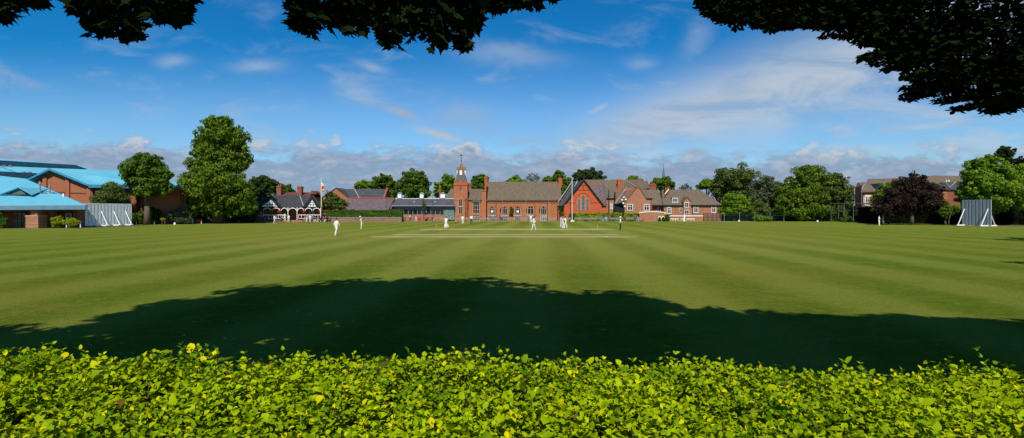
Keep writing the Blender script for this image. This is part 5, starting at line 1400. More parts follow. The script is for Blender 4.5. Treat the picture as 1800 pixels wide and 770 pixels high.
for (ax, az) in ((-3.4, 351.5), (3.2, 351), (0, 347), (-1.2, 357.5), (1.3, 363)):
    xx = X(1096.7 + ax, 130); zz = Z(az, 130)
    MB().ball((xx, 129.9, zz), .26, .2, .22).tube((xx, 130, zz), (X(1096.7, 130), 130, zz - .1), .04).build('lamp_head', WHITE, t)
# mesh fence
fn = thing('mesh_fence', 'green mesh fence below the right hand trees', 'fence', (X(1324, 131), 131, 0))
for q in (1273, 1300, 1327, 1353.5, 1378): MB().tube((X(q, 131), 131, 0), (X(q, 131), 131, Z(374.5, 131)), .045).build('post', METAL, fn)
mb = MB(); xa_, xb2 = X(1273, 131), X(1378, 131)
for z in (.08, .75, 1.4, 2.0): mb.tube((xa_, 131, z), (xb2, 131, z), .02, n=5)
k_ = xa_
while k_ < xb2 - 2: mb.tube((k_, 131, .05), (k_, 131, 2.0), .011, n=4); k_ += .22
mb.build('mesh_panel', GREENMETAL, fn)
# cricket net frame
nf = thing('cricket_net_frame', 'dark steel frame of the practice nets left of the copper tree', 'practice net', (X(1500, 118), 118, 0))
for (q, y_) in ((1461, 124), (1484, 121), (1500, 116), (1515, 114), (1535, 112), (1474, 128), (1512, 122)):
    MB().tube((X(q, y_), y_, 0), (X(q, y_), y_, Z(357.5, y_)), .075).build('post', LEAD, nf)
mb = MB()
for a_, b_ in (((1461, 124), (1500, 116)), ((1500, 116), (1535, 112)), ((1474, 128), (1512, 122)), ((1461, 124), (1474, 128)), ((1500, 116), (1512, 122))):
    mb.tube((X(a_[0], a_[1]), a_[1], Z(357.8, a_[1])), (X(b_[0], b_[1]), b_[1], Z(357.8, b_[1])), .07)
    mb.tube((X(a_[0], a_[1]), a_[1], Z(370, a_[1])), (X(b_[0], b_[1]), b_[1], Z(370, b_[1])), .03)
mb.tube((X(1487, 118), 118, 0), (X(1484, 121), 121, Z(380, 121)), .05).tube((X(1518, 113), 113, 0), (X(1515, 114), 114, 1.4), .05)
mb.build('top_rail', LEAD, nf)
t = pole('street_lamp', 'grey street lamp with a white head behind the practice nets', 'street lamp', 1527, 116.5, 350, .09, METAL)
MB().tube((X(1527, 116.5), 116.5, Z(350, 116.5)), (X(1533, 116.5), 116.4, Z(349.5, 116.5)), .06).build('lamp_arm', METAL, t)
MB().ball((X(1536.5, 116.5), 116.4, Z(350.6, 116.5)), .5, .2, .16).build('lamp_head', WHITE, t)

# ------------------------------------------------------------------ benches
def make_bench(group, label):
    t = thing('park_bench', label, 'bench', (0, 0, 0), group)
    mb = MB()
    for k_ in range(3): mb.box(-.95, .95, -.38 + k_ * .14, -.26 + k_ * .14, .42, .46)
    mb.build('seat', TIMBER, t)
    mb = MB()
    for k_ in range(3): mb.box(-.95, .95, .05 + .02 * k_, .08 + .02 * k_, .56 + k_ * .13, .66 + k_ * .13)
    mb.build('backrest', TIMBER, t)
    for sx in (-.9, .9):
        m1 = MB().box(sx - .035, sx + .035, -.36, -.29, 0, .62).box(sx - .035, sx + .035, .03, .1, 0, .94).box(sx - .04, sx + .04, -.38, .1, .62, .67)
        m1.build('leg', TIMBER, t)
    return t
bench0 = None
def bench(q, Y, label, group, rz=0):
    global bench0
    if bench0 is None: bench0 = make_bench(group, label); b_ = bench0
    else: b_ = copy_tree(bench0)
    b_['label'] = label; b_['group'] = group
    place(b_, (X(q, Y), Y, 0), rz)
    return b_
BG = 'wooden benches along the far boundary'
for i, (q, lb) in enumerate([(1016.5, 'bench just right of the tall white pole'), (1031, 'second bench right of the tall white pole'), (1045.7, 'bench left of the seated teal spectator'), (1060.4, 'bench under the seated group by the golden hedge'), (1075, 'bench right of the seated group by the golden hedge'), (1089.7, 'bench at the foot of the dark lamp pole'), (1107, 'bench between the lamp pole and the seated pair'), (1121.7, 'bench under the seated pair by the faded red bin'),
        (998, 'bench left of the tall white pole against the red gable')]):
    bench(q, 130.2, lb, BG)
names = ['at the foot of the tower, left of the keeper', 'behind the fielder in white before the tower', 'behind the umpire in black trousers before the tower', 'before the entrance link doorway', 'before the brick chimney breast', 'before the first arched window', 'where the standing family is', 'before the second arched window', 'before the climber on the hall wall', 'left of the third arched window', 'before the third arched window', 'left of the fielder before the door window', 'right of the fielder before the door window', 'at the right end of the hall wall']
for i, q in enumerate([803, 816.5, 829, 841.5, 854, 866.5, 879, 891.5, 904, 914, 926, 941, 954, 972]):
    bench(q, 130.4, 'weathered bench ' + names[i], BG)
for i, q in enumerate([764, 776, 788]): bench(q, 130.2, ['grey bench under the ramp wall, left of three', 'grey bench under the ramp wall, middle of three', 'grey bench behind the batsman in pads'][i], BG)
# white topped tables at right wall
WT = 'cream benches before the garden wall'
for (q0_, q1_, lb) in ((1177, 1192, 'cream bench left of the gate post'), (1196, 1201.5, 'short cream bench under the gate post'), (1206, 1220, 'cream bench right of the gate post')):
    t = thing('low_bench', lb, 'bench', (X((q0_ + q1_) / 2, 130.3), 130.3, 0), WT)
    xa_, xb2 = X(q0_, 130.3), X(q1_, 130.3)
    MB().box(xa_, xb2, 130.0, 130.45, .5, .72).build('seat', CREAM, t)
    n_ = max(2, int((xb2 - xa_) / .5))
    for k_ in range(n_):
        x = xa_ + .08 + (xb2 - xa_ - .16) * k_ / (n_ - 1); MB().box(x - .05, x + .05, 130.05, 130.4, 0, .5).build('leg', CREAM, t)
# bins
def bin_(q, Y, lb, m, s=1.0):
    t = thing('litter_bin', lb, 'bin', (X(q, Y), Y, 0))
    x = X(q, Y)
    MB().tube((x, Y, 0), (x, Y, .78 * s), .25, .30, 14).build('body', m, t)
    MB().tube((x, Y, .78 * s + .002), (x, Y, .84 * s), .32, .32, 14).ball((x, Y, .84 * s), .3, .3, .14).build('lid', m, t)
bin_(737.2, 130.5, 'bright red round bin right of the stone pier', REDP, 1.1)
bin_(1132.8, 130.2, 'faded red bin at the right end of the benches', mat('faded_red', (.62, .12, .08), .6))
# red and wooden bits under the lime
t = thing('red_bag', 'red cricket bag standing between two white posts under the lime', 'bag', (X(350, 107.5), 107.5, 0))
m1 = MB().poly([(X(350, 107.5) - .45, 0), (X(350, 107.5) + .45, 0), (X(350, 107.5) + .35, .55), (X(350, 107.5) + .05, .95), (X(350, 107.5) - .25, .6)], 107.35, 107.65); m1.build('body', REDP, t)
MB().tube((X(350, 107.5) - .2, 107.3, .5), (X(350, 107.5) + .2, 107.3, .5), .03).build('handle', BLACK, t)
for q, lb in ((400, 'brown picnic bench left of the pavilion under the trees'), (412, 'brown picnic bench nearest the pavilion under the trees'), (345, 'brown picnic bench behind the red bag under the lime')):
    t = thing('picnic_bench', lb, 'bench', (X(q, 113), 113, 0), 'brown picnic benches')
    WD = mat('orange_timber', (.22, .09, .035), .8, .3, 5)
    x = X(q, 113); MB().box(x - .9, x + .9, 112.6, 113.3, .72, .77).build('table_top', WD, t)
    for y_ in (112.2, 113.6): MB().box(x - .9, x + .9, y_, y_ + .25, .42, .46).build('seat', WD, t)
    for sx in (-.7, .7): MB().tube((x + sx, 112.3, 0), (x + sx, 112.8, .72), .05).tube((x + sx, 113.7, 0), (x + sx, 113.1, .72), .05).box(x + sx - .03, x + sx + .03, 112.2, 113.85, .36, .42).build('leg', WD, t)
# boundary markers
for q, py_, lb in ((307, 394.8, 'small white boundary marker under the large rounded shrub'), (1299, 389.5, 'small white boundary marker before the mesh fence'), (1437, 390, 'small white boundary marker before the widest tree'), (1569, 392.6, 'small boundary marker left of the copper beech trunk'), (1602.5, 394, 'white stake under the copper beech'), (395, 391.3, 'white boundary marker under the lime, left of two'), (421, 391.2, 'white boundary marker under the lime, right of two')):
    g_ = G(q, py_)
    o_ = MB().box(-.18, .18, -.05, .05, 0, .3).poly([(-.18, .3), (.18, .3), (0, .42)], -.05, .05).build('boundary_marker', WHITE); o_.location = g_; tag(o_, lb, 'marker', 'boundary markers')
# stumps
YEL = mat('yellow_wood', (.62, .42, .10), .6)
for q, lb in ((767, 'left wicket beside the padded batsman'), (1050, 'right wicket near the white hatted umpire')):
    t = thing('cricket_wicket', lb, 'wicket', (X(q, YA), YA, 0), 'the two wickets')
    for dy_ in (-.11, 0, .11): MB().tube((X(q, YA), YA + dy_, 0), (X(q, YA), YA + dy_, .72), .03, .025, 8).build('stump', YEL, t)
    MB().tube((X(q, YA), YA - .12, .735), (X(q, YA), YA + .12, .735), .02).build('bail', YEL, t)

# ------------------------------------------------------------------ people
SKIN = mat('skin', (.50, .27, .18), .6)
def cloth(n_, c_): return mat('cloth_' + n_, c_, .85, .1, 8)
WHT = cloth('cricket_white', (.78, .76, .68)); COAT = cloth('white_coat', (.80, .80, .80)); BLK = cloth('black', (.015, .015, .018))
HAIR = mat('hair_dark', (.03, .018, .012), .7); HAIRB = mat('hair_fair', (.25, .15, .07), .7); CAPG = cloth('green_cap', (.04, .12, .05))
SHOE = mat('white_shoe', (.7, .7, .68), .6); PADS = mat('leg_pads', (.75, .74, .70), .6)
body_cache = {}
def body_mesh(key, joints, edges, parts, mats_):
    """joints: name -> (pos, radius); skinned to one continuous surface, faces coloured by the nearest joint's clothing"""
    names = list(joints)
    me = bpy.data.meshes.new('body')
    me.from_pydata([joints[n_][0] for n_ in names], [(names.index(a), names.index(b)) for a, b in edges], [])
    o = bpy.data.objects.new('tmp_body', me); col.objects.link(o)
    md = o.modifiers.new('s', 'SKIN'); md.use_smooth_shade = True
    sv = me.skin_vertices[0].data
    for i, n_ in enumerate(names):
        r_ = joints[n_][1]; sv[i].radius = (r_, r_) if not isinstance(r_, tuple) else r_
    sv[names.index('pelvis')].use_root = True
    ss = o.modifiers.new('u', 'SUBSURF'); ss.levels = 1; ss.render_levels = 1
    dg = bpy.context.evaluated_depsgraph_get(); dg.update()
    m2 = bpy.data.meshes.new_from_object(o.evaluated_get(dg))
    bpy.data.objects.remove(o, do_unlink=True)
    m2.materials.clear()
    for mm in mats_: m2.materials.append(mm)
    segs = [(Vector(joints[a][0]), Vector(joints[b][0]), a, b) for a, b in edges]
    for p in m2.polygons:
        c_ = p.center; best = None
        for a, b, na, nb in segs:
            ab = b - a; t_ = max(0, min(1, (c_ - a).dot(ab) / max(1e-9, ab.length_squared)))
            d_ = (c_ - (a + ab * t_)).length - .5 * (joints[na][1] if not isinstance(joints[na][1], tuple) else .12)
            if best is None or d_ < best[0]: best = (d_, na if t_ < .5 else nb)
        p.material_index = parts[best[1]]
        p.use_smooth = True
    m2.name = 'body'
    return m2

def person(label, pos, rz, pose='stand', top=WHT, legs=WHT, shoe=SHOE, hair=HAIR, hat=None, group=None, h=1.78, sleeves=True, stride=.0, lean=0.0, arms='down', head=0.0, pads=False, cat='person', bare_legs=False):
    J = {}; s = h / 1.78
    def v(x, y, z): return (x * s, y * s, z * s)
    if pose == 'sit':
        hipz = .52; J['pelvis'] = (v(0, 0, hipz), .15)
        for sd, n_ in ((-1, 'l'), (1, 'r')):
            J['hip' + n_] = (v(.09 * sd, -.02, hipz - .01), .10); J['knee' + n_] = (v(.13 * sd, -.42, hipz + .0), .07)
            J['ankle' + n_] = (v(.12 * sd, -.46, .09), .045); J['toe' + n_] = (v(.13 * sd, -.62, .04), .04)
        base_ = hipz
        fwd = .08
    else:
        hipz = .93; J['pelvis'] = (v(0, 0, hipz), .14)
        for sd, n_ in ((-1, 'l'), (1, 'r')):
            f_ = stride * sd
            J['hip' + n_] = (v(.09 * sd, f_ * .05, hipz - .08), .10); J['knee' + n_] = (v((.10 + .03 * (stride == 0)) * sd, -f_ * .45 - .03, .50), .072)
            J['ankle' + n_] = (v(.11 * sd, -f_ * .8 + (.03 if stride else 0), .09), .05); J['toe' + n_] = (v(.13 * sd, -f_ * .8 - .15, .045), .045)
        base_ = hipz; fwd = lean
    def tz(dz, y=0): return (y - fwd * dz, base_ + dz * math.cos(min(.9, lean)))
    y1, z1 = tz(.22); y2, z2 = tz(.46); y3, z3 = tz(.56); y4, z4 = tz(.68); 
    J['waist'] = (v(0, y1, z1), (.135, .105)); J['chest'] = (v(0, y2 - .01, z2 - .04), (.155, .12)); J['neck'] = (v(0, y3, z3), .058)
    J['head'] = (v(0, y4 - .02 - head * .06, z4), (.078, .088)); J['crown'] = (v(0, y4 - .02 - head * .12, z4 + .13), .06)
    J['nose'] = (v(0, y4 - .10 - head * .06, z4 + .01), .016)
    for sd, n_ in ((-1, 'l'), (1, 'r')):
        J['sh' + n_] = (v(.17 * sd, y2, z2 + .02), .062)
        if arms == 'down': el, ha = (.24 * sd, y2 + .03, z2 - .27), (.22 * sd, y2 - .07, z2 - .50)
        elif arms == 'fold': el, ha = (.24 * sd, y2 + .0, z2 - .26), (.04 * sd, y2 - .22, z2 - .22)
        elif arms == 'hips': el, ha = (.33 * sd, y2 + .08, z2 - .22), (.17 * sd, y2 - .03, z2 - .40)
        elif arms == 'swing': el, ha = (.24 * sd, y2 + .12 * sd, z2 - .26), (.22 * sd, y2 + .05 * sd - .1, z2 - .46)
        elif arms == 'bat': el, ha = (.23 * sd, y2 - .10, z2 - .24), (.10 + .04 * sd, y2 - .30, z2 - .40)
        else: el, ha = (.18 * sd, y2 - .12, z2 - .24), (.12 * sd, -.30, base_ + .12)
        J['el' + n_] = (v(*el), .045); J['wr' + n_] = (v(*ha), .030)
        d_ = (Vector(J['wr' + n_][0]) - Vector(J['el' + n_][0])).normalized()
        J['pa' + n_] = (tuple(Vector(J['wr' + n_][0]) + d_ * .08 * s), (.036, .02)); J['fi' + n_] = (tuple(Vector(J['wr' + n_][0]) + d_ * .165 * s), (.028, .014))
    E = [('pelvis', 'waist'), ('waist', 'chest'), ('chest', 'neck'), ('neck', 'head'), ('head', 'crown'), ('head', 'nose')]
    for n_ in 'lr': E += [('pelvis', 'hip' + n_), ('hip' + n_, 'knee' + n_), ('knee' + n_, 'ankle' + n_), ('ankle' + n_, 'toe' + n_), ('chest', 'sh' + n_), ('sh' + n_, 'el' + n_), ('el' + n_, 'wr' + n_), ('wr' + n_, 'pa' + n_), ('pa' + n_, 'fi' + n_)]
    for k_ in J: J[k_] = (J[k_][0], tuple(a * s for a in J[k_][1]) if isinstance(J[k_][1], tuple) else J[k_][1] * s)
    parts = {k_: 2 for k_ in J}
    for k_ in ('waist', 'chest', 'shl', 'shr'): parts[k_] = 1
    for k_ in ('neck', 'head', 'crown', 'nose', 'wrl', 'wrr', 'pal', 'par', 'fil', 'fir'): parts[k_] = 0
    for n_ in 'lr': parts['el' + n_] = 1 if sleeves else 0; parts['toe' + n_] = 3
    if bare_legs:
        for n_ in 'lr': parts['ankle' + n_] = 0
    key = (pose, round(stride, 2), round(lean, 2), arms, head, sleeves, bare_legs, s)
    if key not in body_cache:
        body_cache[key] = body_mesh(key, J, E, parts, [SKIN, top, legs, shoe])
        m_ = body_cache[key]
    else:
        m_ = body_cache[key].copy()
        for i_, mm in enumerate([SKIN, top, legs, shoe]): m_.materials[i_] = mm
    o = bpy.data.objects.new('person', m_); col.objects.link(o)
    tag(o, label, cat, group)
    hc = Vector(J['head'][0]) + Vector((0, .015, .07 * s))
    mb = MB()
    mb.ball(hc, .096 * s, .105 * s, .10 * s, 12, 8)
    hr = mb.build('hair', hair, None, True); hr.parent = o
    hr.location = (0, .018, .012)
    if hat:
        kind, hm = hat
        mb = MB(); top_ = hc + Vector((0, -.01, .05 * s))
        if kind == 'brim': mb.tube(top_ - Vector((0, 0, .045)), top_ - Vector((0, 0, .02)), .19 * s, .16 * s, 14).ball(top_, .105 * s, .11 * s, .09 * s)
        else: mb.ball(top_ + Vector((0, 0, -.01)), .108 * s, .115 * s, .085 * s).box(-.07, .07, top_.y - .2, top_.y - .06, top_.z - .035, top_.z - .015)
        q = mb.build('hat', hm, None, True); q.parent = o
    if pads:
        for n_ in 'lr':
            a, b = Vector(J['knee' + n_][0]), Vector(J['ankle' + n_][0])
            mb = MB().tube(a + Vector((0, -.03, .16)), b + Vector((0, -.03, -.02)), .105, .075, 10)
            q = mb.build('leg_pad', PADS, None, True); q.parent = o
    o.location = pos; o.rotation_euler = (0, 0, rz)
    return o
def at(q, py_): return G(q, py_)
CR = 'cricketers in white on the field'
person('cricketer in white walking on the grass nearest the camera, bare dark head', at(591, 415.2), R(150), stride=.30, lean=.05, arms='swing', group=CR, h=1.83)
person('fielder with bowed head in a white sun hat left of the pitches', at(635.5, 402.4), R(-70), lean=.18, head=.8, arms='fold', hat=('brim', WHT), group=CR)
person('fielder walking before the left half of the pavilion', at(482.5, 393.3), R(130), stride=.25, arms='swing', group=CR)
person('padded batsman beside the left wicket', at(783.8, 402.9), R(160), stride=-.12, lean=.06, arms='bat', hat=('cap', CAPG), pads=True, group=CR)
person('fielder in white standing before the clock tower', at(813.2, 394), R(175), group=CR, stride=.05)
person('umpire in white coat and black trousers before the entrance link', at(828.6, 393.8), R(185), top=COAT, legs=BLK, arms='hips', hair=HAIRB, group='umpires')
person('bowler walking beside the pitch before the fifth arched window', at(938.3, 404.6), R(-60), stride=-.28, lean=.04, arms='swing', group=CR)
person('fielder in white standing before the hall door window', at(933, 391.6), R(-170), group=CR, h=1.8)
person('cricketer at the left of the group of three, partly hidden', at(986, 399), R(100), group=CR, stride=.12)
person('cricketer in the middle of the group of three', at(989.5, 401.9), R(80), group=CR, stride=-.1, arms='fold', hair=HAIRB)
person('cricketer at the right of the group of three, legs apart', at(994.2, 401.9), R(-120), group=CR, stride=.2, lean=.08, arms='hips')
person('umpire in white coat, black trousers and white hat by the right wicket', at(1090.3, 405.3), R(90), top=COAT, legs=BLK, hat=('brim', COAT), arms='fold', group='umpires')
person('fielder in white alone far to the right before the tall dark hedge', at(1545.3, 396.7), R(40), group=CR, arms='fold')
# bat
bt = thing('cricket_bat', 'cricket bat held by the padded batsman', 'bat', at(784.8, 402.9))
p_ = at(784.4, 402.9); mb = MB().prism([(p_.x + .06, p_.y + .33, .80), (p_.x + .17, p_.y + .33, .83), (p_.x + .36, p_.y + .30, .30), (p_.x + .25, p_.y + .30, .26)], (0, .04, 0)); mb.build('blade', mat('willow', (.55, .42, .25), .6), bt)
MB().tube((p_.x + .11, p_.y + .35, .80), (p_.x + .0, p_.y + .35, 1.08), .018).build('handle', BLACK, bt)
# spectators
TEAL = cloth('teal', (.03, .22, .25)); NAVY = cloth('navy', (.02, .03, .09)); LBL = cloth('light_blue', (.25, .40, .55)); PURP = cloth('purple', (.10, .05, .14)); PINK = cloth('pink', (.45, .12, .16)); YELV = cloth('yellow_vest', (.6, .75, .03)); MAR = cloth('maroon', (.14, .03, .04)); TAN = cloth('tan', (.35, .24, .15)); GRY = cloth('grey', (.12, .12, .13)); ORG = cloth('orange', (.55, .2, .08))
SP = 'spectators on the benches'
Bz = 130.0
def sitb(q, top, legs, label, hair=HAIR, hat=None, rz=0, Y=None, g=SP, **kw):
    Y = Y or Bz
    return person(label, (X(q, Y), Y, 0), rz, 'sit', top, legs, hair=hair, hat=hat, group=g, arms='lap', **kw)
sitb(1051, TEAL, NAVY, 'seated spectator in teal by the golden hedge', hat=('cap', TEAL))
sitb(1059.6, PURP, LBL, 'seated spectator in purple with pale legs, left in the group')
sitb(1065.2, LBL, LBL, 'seated spectator in light blue in the middle of the group', hair=HAIRB)
sitb(1071, PURP, NAVY, 'seated spectator in dark purple, right in the group')
sitb(1116.3, NAVY, NAVY, 'seated spectator in navy and white cap, left of the pair', hat=('cap', WHT))
sitb(1121.2, PINK, LBL, 'seated spectator in pink, right of the pair', hair=HAIRB)
person('adult in navy standing before the hall bench with a child', (X(879.5, 129.4), 129.4, 0), 0, top=NAVY, legs=NAVY, group='standing spectators', arms='fold')
person('person in orange and navy standing before the second arched window', (X(881.8, 129.2), 129.2, 0), 0, top=ORG, legs=NAVY, group='standing spectators')
person('child in red beside the adults at the hall bench', (X(875.3, 129.4), 129.4, 0), 0, top=MAR, legs=PURP, group='standing spectators', h=1.15)
person('person in white shirt and black trousers by the ramp wall', (X(721, 130.6), 130.6, 0), R(40), top=WHT, legs=BLK, group='standing spectators', stride=.15)
for i, (q, c_, l_) in enumerate([(748.5, GRY, 'seated person in grey under the ramp wall, left of three'), (752.5, MAR, 'seated person in maroon under the ramp wall, middle of three'), (759.8, NAVY, 'seated person in navy under the ramp wall, right of three')]):
    sitb(q, c_, BLK, l_, Y=130.3)
person('child in a white top under the lime tree', (X(367, 108.5), 108.5, 0), R(20), top=WHT, legs=NAVY, group='people under the lime', h=1.6)
person('person in navy beside the white topped child', (X(364.6, 109), 109, 0), 0, top=NAVY, legs=NAVY, group='people under the lime', h=1.7)
sitb(375, YELV, BLK, 'seated person in a yellow vest under the lime', Y=109.5, g='people under the lime')
# pavilion people
PG_ = 'cricketers and spectators at the pavilion'
person('cricketer in white standing left at the top of the pavilion steps', (X(501, pvy(501, 120.2)), pvy(501, 120.2), .31), R(20), group=PG_, arms='fold')
person('cricketer in white standing on the pavilion steps', (X(507.3, pvy(507, 119.3)), pvy(507, 119.3), .0), R(200), group=PG_)
person('standing cricketer in white before the right gable, right of two', (X(545, pvy(545, 118.4)), pvy(545, 118.4), 0), R(190), group=PG_, arms='hips', hair=HAIRB)
person('standing person in tan and white before the right gable, left of two', (X(538.8, pvy(539, 118.6)), pvy(539, 118.6), 0), R(150), top=TAN, legs=WHT, group=PG_, arms='fold')
def chair():
    t = thing('folding_chair', 'plastic', 'chair', (0, 0, 0), 'dark chairs before the pavilion')
    MB().box(-.22, .22, -.25, .2, .42, .45).build('seat', BLACK, t); MB().box(-.22, .22, .2, .23, .5, .85).build('backrest', BLACK, t)
    for sx in (-.2, .2): MB().box(sx - .015, sx + .015, -.24, -.2, 0, .42).box(sx - .015, sx + .015, .2, .23, 0, .5).build('leg', METAL, t)
    return t
ch0 = None
seats = [(536, TAN, TAN, 'brown clad'), (541, WHT, WHT, 'all white'), (546.5, WHT, GRY, 'white topped'), (551, NAVY, TAN, 'navy topped'), (554, MAR, WHT, 'maroon topped, white legged'), (559.5, GRY, WHT, 'grey topped'), (563, BLK, BLK, 'all black'), (568.5, MAR, BLK, 'maroon and black clad'), (573, BLK, WHT, 'white trousered'), (579, MAR, MAR, 'all maroon'),
         (462, BLK, BLK, 'black clad, far left'), (467.5, NAVY, GRY, 'grey legged, left end'), (495, NAVY, NAVY, 'navy clad, by the steps')]
for i, (q, t_, l_, d_) in enumerate(seats):
    y_ = pvy(q, 118.9 + (i % 2) * .5)
    sitb(q, t_, l_, d_ + ' person seated before the pavilion ' + ('right of the steps' if q > 532 else 'left of the steps'), Y=y_, g=PG_, rz=R(random.uniform(-25, 25)), hair=[HAIR, HAIRB][i % 2])
    if ch0 is None: ch0 = chair(); c_ = ch0
    else: c_ = copy_tree(ch0)
    c_['label'] = 'dark chair under the ' + d_ + ' person at the pavilion'
    place(c_, (X(q, y_), y_ + .02, 0))
t = thing('garden_parasol', 'low dark folded canopy at the right corner of the pavilion', 'parasol', (X(571, 122.5), 122.5, 0))
MB().tube((X(571, 122.5), 122.5, 0), (X(571, 122.5), 122.5, 2.0), .03).build('pole', METAL, t)
m1 = MB(); m1.tube((X(571, 122.5), 122.5, 1.75), (X(571, 122.5), 122.5, 2.15), .85, .1, 8); m1.build('canopy', MAR, t)

# ------------------------------------------------------------------ foreground golden privet hedge
rg_ = np.random.default_rng(5)
HY0, HY1, HZ = 1.25, 3.02, 1.70
def hedge_h(x, y):
    return (.012 * np.sin(x * 2.1 + 1) + .012 * np.sin(x * 4.7 + y * 3) + .03 * np.sin(y * 3.1 + x * .8) + .018 * np.sin(x * 9.1 - y * 7) - .007 * x
            - .10 * np.clip((y - HY1 + .12) / .12, 0, 1) ** 2 - .10 * np.clip((1.75 - y) / .5, 0, 1) ** 2)
def leaf_shapes(centers, direc, nrm, L, W, curl):
    """a pointed oval leaf: 8 vertices in two folded strips -> two quads per side"""
    n = len(centers)
    side = np.cross(nrm, direc); side /= np.linalg.norm(side, axis=1)[:, None]
    Lc_, Wc = L[:, None], W[:, None]
    def pt(a, b_, c_): return centers + direc * (a * Lc_) + side * (b_ * Wc) + nrm * (c_ * Lc_ + abs(b_) * .32 * Wc)
    cu = curl[:, None]
    p0 = centers
    m1 = centers + direc * (.38 * Lc_) + nrm * (.06 * Lc_)
    m2 = centers + direc * (.72 * Lc_) + nrm * (.03 - cu * .5) * Lc_
    tip = centers + direc * Lc_ - nrm * cu * Lc_
    l1 = m1 + side * .5 * Wc + nrm * .16 * Wc; r1 = m1 - side * .5 * Wc + nrm * .16 * Wc
    l2 = m2 + side * .40 * Wc + nrm * .12 * Wc; r2 = m2 - side * .40 * Wc + nrm * .12 * Wc
    V_ = np.stack([p0, m1, m2, tip, l1, l2, r1, r2], 1).reshape(-1, 3)
    tri = np.array([0, 1, 4, 1, 2, 5, 1, 5, 4, 2, 3, 5, 0, 6, 1, 1, 6, 7, 1, 7, 2, 2, 7, 3])
    I_ = (np.arange(n)[:, None] * 8 + tri[None]).ravel()
    return V_, I_
def tri_mesh(name, V_, I_, m, parent=None, smooth=True):
    me = bpy.data.meshes.new(name)
    me.vertices.add(len(V_)); me.vertices.foreach_set('co', V_.astype(np.float32).ravel())
    me.loops.add(len(I_)); me.loops.foreach_set('vertex_index', I_.astype(np.int32))
    nf = len(I_) // 3; me.polygons.add(nf)
    me.polygons.foreach_set('loop_start', np.arange(0, nf * 3, 3, dtype=np.int32)); me.polygons.foreach_set('loop_total', np.full(nf, 3, dtype=np.int32))
    me.polygons.foreach_set('use_smooth', np.ones(nf, bool) if smooth else np.zeros(nf, bool))
    me.materials.append(m); me.update(calc_edges=True)
    o = bpy.data.objects.new(name, me); col.objects.link(o)
    if parent:
        o.parent = parent; o.matrix_parent_inverse = Matrix.Translation(parent.location).inverted()
    return o
fh = thing('privet_hedge', 'golden green clipped privet hedge filling the foreground', 'hedge', (0, 2.1, 0))
# shoots: each carries pairs of leaves up its stem
NS = 15500
sx = rg_.uniform(-5.2, 5.2, NS); sy = rg_.uniform(HY0, HY1, NS)
ok = np.abs(sx) < sy * 1.0 + 1.7
sx, sy = sx[ok], sy[ok]; NS = len(sx)
tall = (rg_.random(NS) ** 40) * .085
topz = HZ + hedge_h(sx, sy) + rg_.normal(0, .022, NS) - .075 * np.clip(np.sin(sx * 6.3 + np.sin(sy * 5)) * np.sin(sy * 7.1 + sx * 2) * 3 - 1.2, 0, 1) - .05 * (rg_.random(NS) < .2) + tall - .02
tilt = rg_.normal(0, .28, (NS, 2))
cs_, ds_, ns_, Ls, Ws, Cs = [], [], [], [], [], []
for lev in range(7):
    dz = lev * .034 + .004
    az = rg_.uniform(0, 2 * PI, NS) if lev == 0 else az + PI / 2 + rg_.normal(0, .4, NS)
    for opp in (0, 1):
        a_ = az + PI * opp
        elev = rg_.normal(.75 - .13 * lev, .3, NS)
        d_ = np.stack([np.cos(a_) * np.cos(elev), np.sin(a_) * np.cos(elev), np.sin(elev)], 1)
        d_[:, 0] += tilt[:, 0] * .5; d_[:, 1] += tilt[:, 1] * .5; d_ /= np.linalg.norm(d_, axis=1)[:, None]
        upv = np.array([0, 0, 1.]) + rg_.normal(0, .35, (NS, 3))
        nn = upv - d_ * (upv * d_).sum(1)[:, None]; nn /= np.linalg.norm(nn, axis=1)[:, None]
        c_ = np.stack([sx - tilt[:, 0] * dz, sy - tilt[:, 1] * dz, topz - dz], 1)
        sz = rg_.uniform(.7, 1.15, NS) * (0.66 + .12 * min(lev, 3)) * .041
        big_ = rg_.random(NS) < .06; sz = np.where(big_, sz * rg_.uniform(1.3, 1.9, NS), sz)
        cs_.append(c_); ds_.append(d_); ns_.append(nn); Ls.append(sz); Ws.append(sz * rg_.uniform(.58, .82, NS)); Cs.append(rg_.uniform(-.05, .3, NS))
V_, I_ = leaf_shapes(*[np.concatenate(q) for q in (cs_, ds_, ns_, Ls, Ws, Cs)])
LPRIV = leaf_mat('leaf_privet', (.04, .13, .002), (.33, .41, .002), rough=.55, trans=.14, spec=.06, accent=((.58, .52, .003), .90))
tri_mesh('foliage', V_, I_, LPRIV, fh)
# dense inner leaves below and on the far face, darkened to paint gap shade
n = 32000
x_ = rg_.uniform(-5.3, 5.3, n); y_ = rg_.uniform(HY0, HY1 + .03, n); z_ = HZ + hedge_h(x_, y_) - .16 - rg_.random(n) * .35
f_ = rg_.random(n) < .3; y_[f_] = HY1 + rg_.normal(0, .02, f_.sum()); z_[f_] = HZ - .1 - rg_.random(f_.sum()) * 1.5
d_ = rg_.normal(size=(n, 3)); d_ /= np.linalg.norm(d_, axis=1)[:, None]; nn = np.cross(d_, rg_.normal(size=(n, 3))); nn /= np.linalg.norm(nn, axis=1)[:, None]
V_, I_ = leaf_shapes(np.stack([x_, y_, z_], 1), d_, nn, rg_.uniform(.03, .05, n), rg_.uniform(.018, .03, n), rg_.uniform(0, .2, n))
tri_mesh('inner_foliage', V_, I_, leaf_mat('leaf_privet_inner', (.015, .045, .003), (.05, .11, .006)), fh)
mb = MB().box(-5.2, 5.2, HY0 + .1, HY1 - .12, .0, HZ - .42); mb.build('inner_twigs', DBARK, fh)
st = MB()
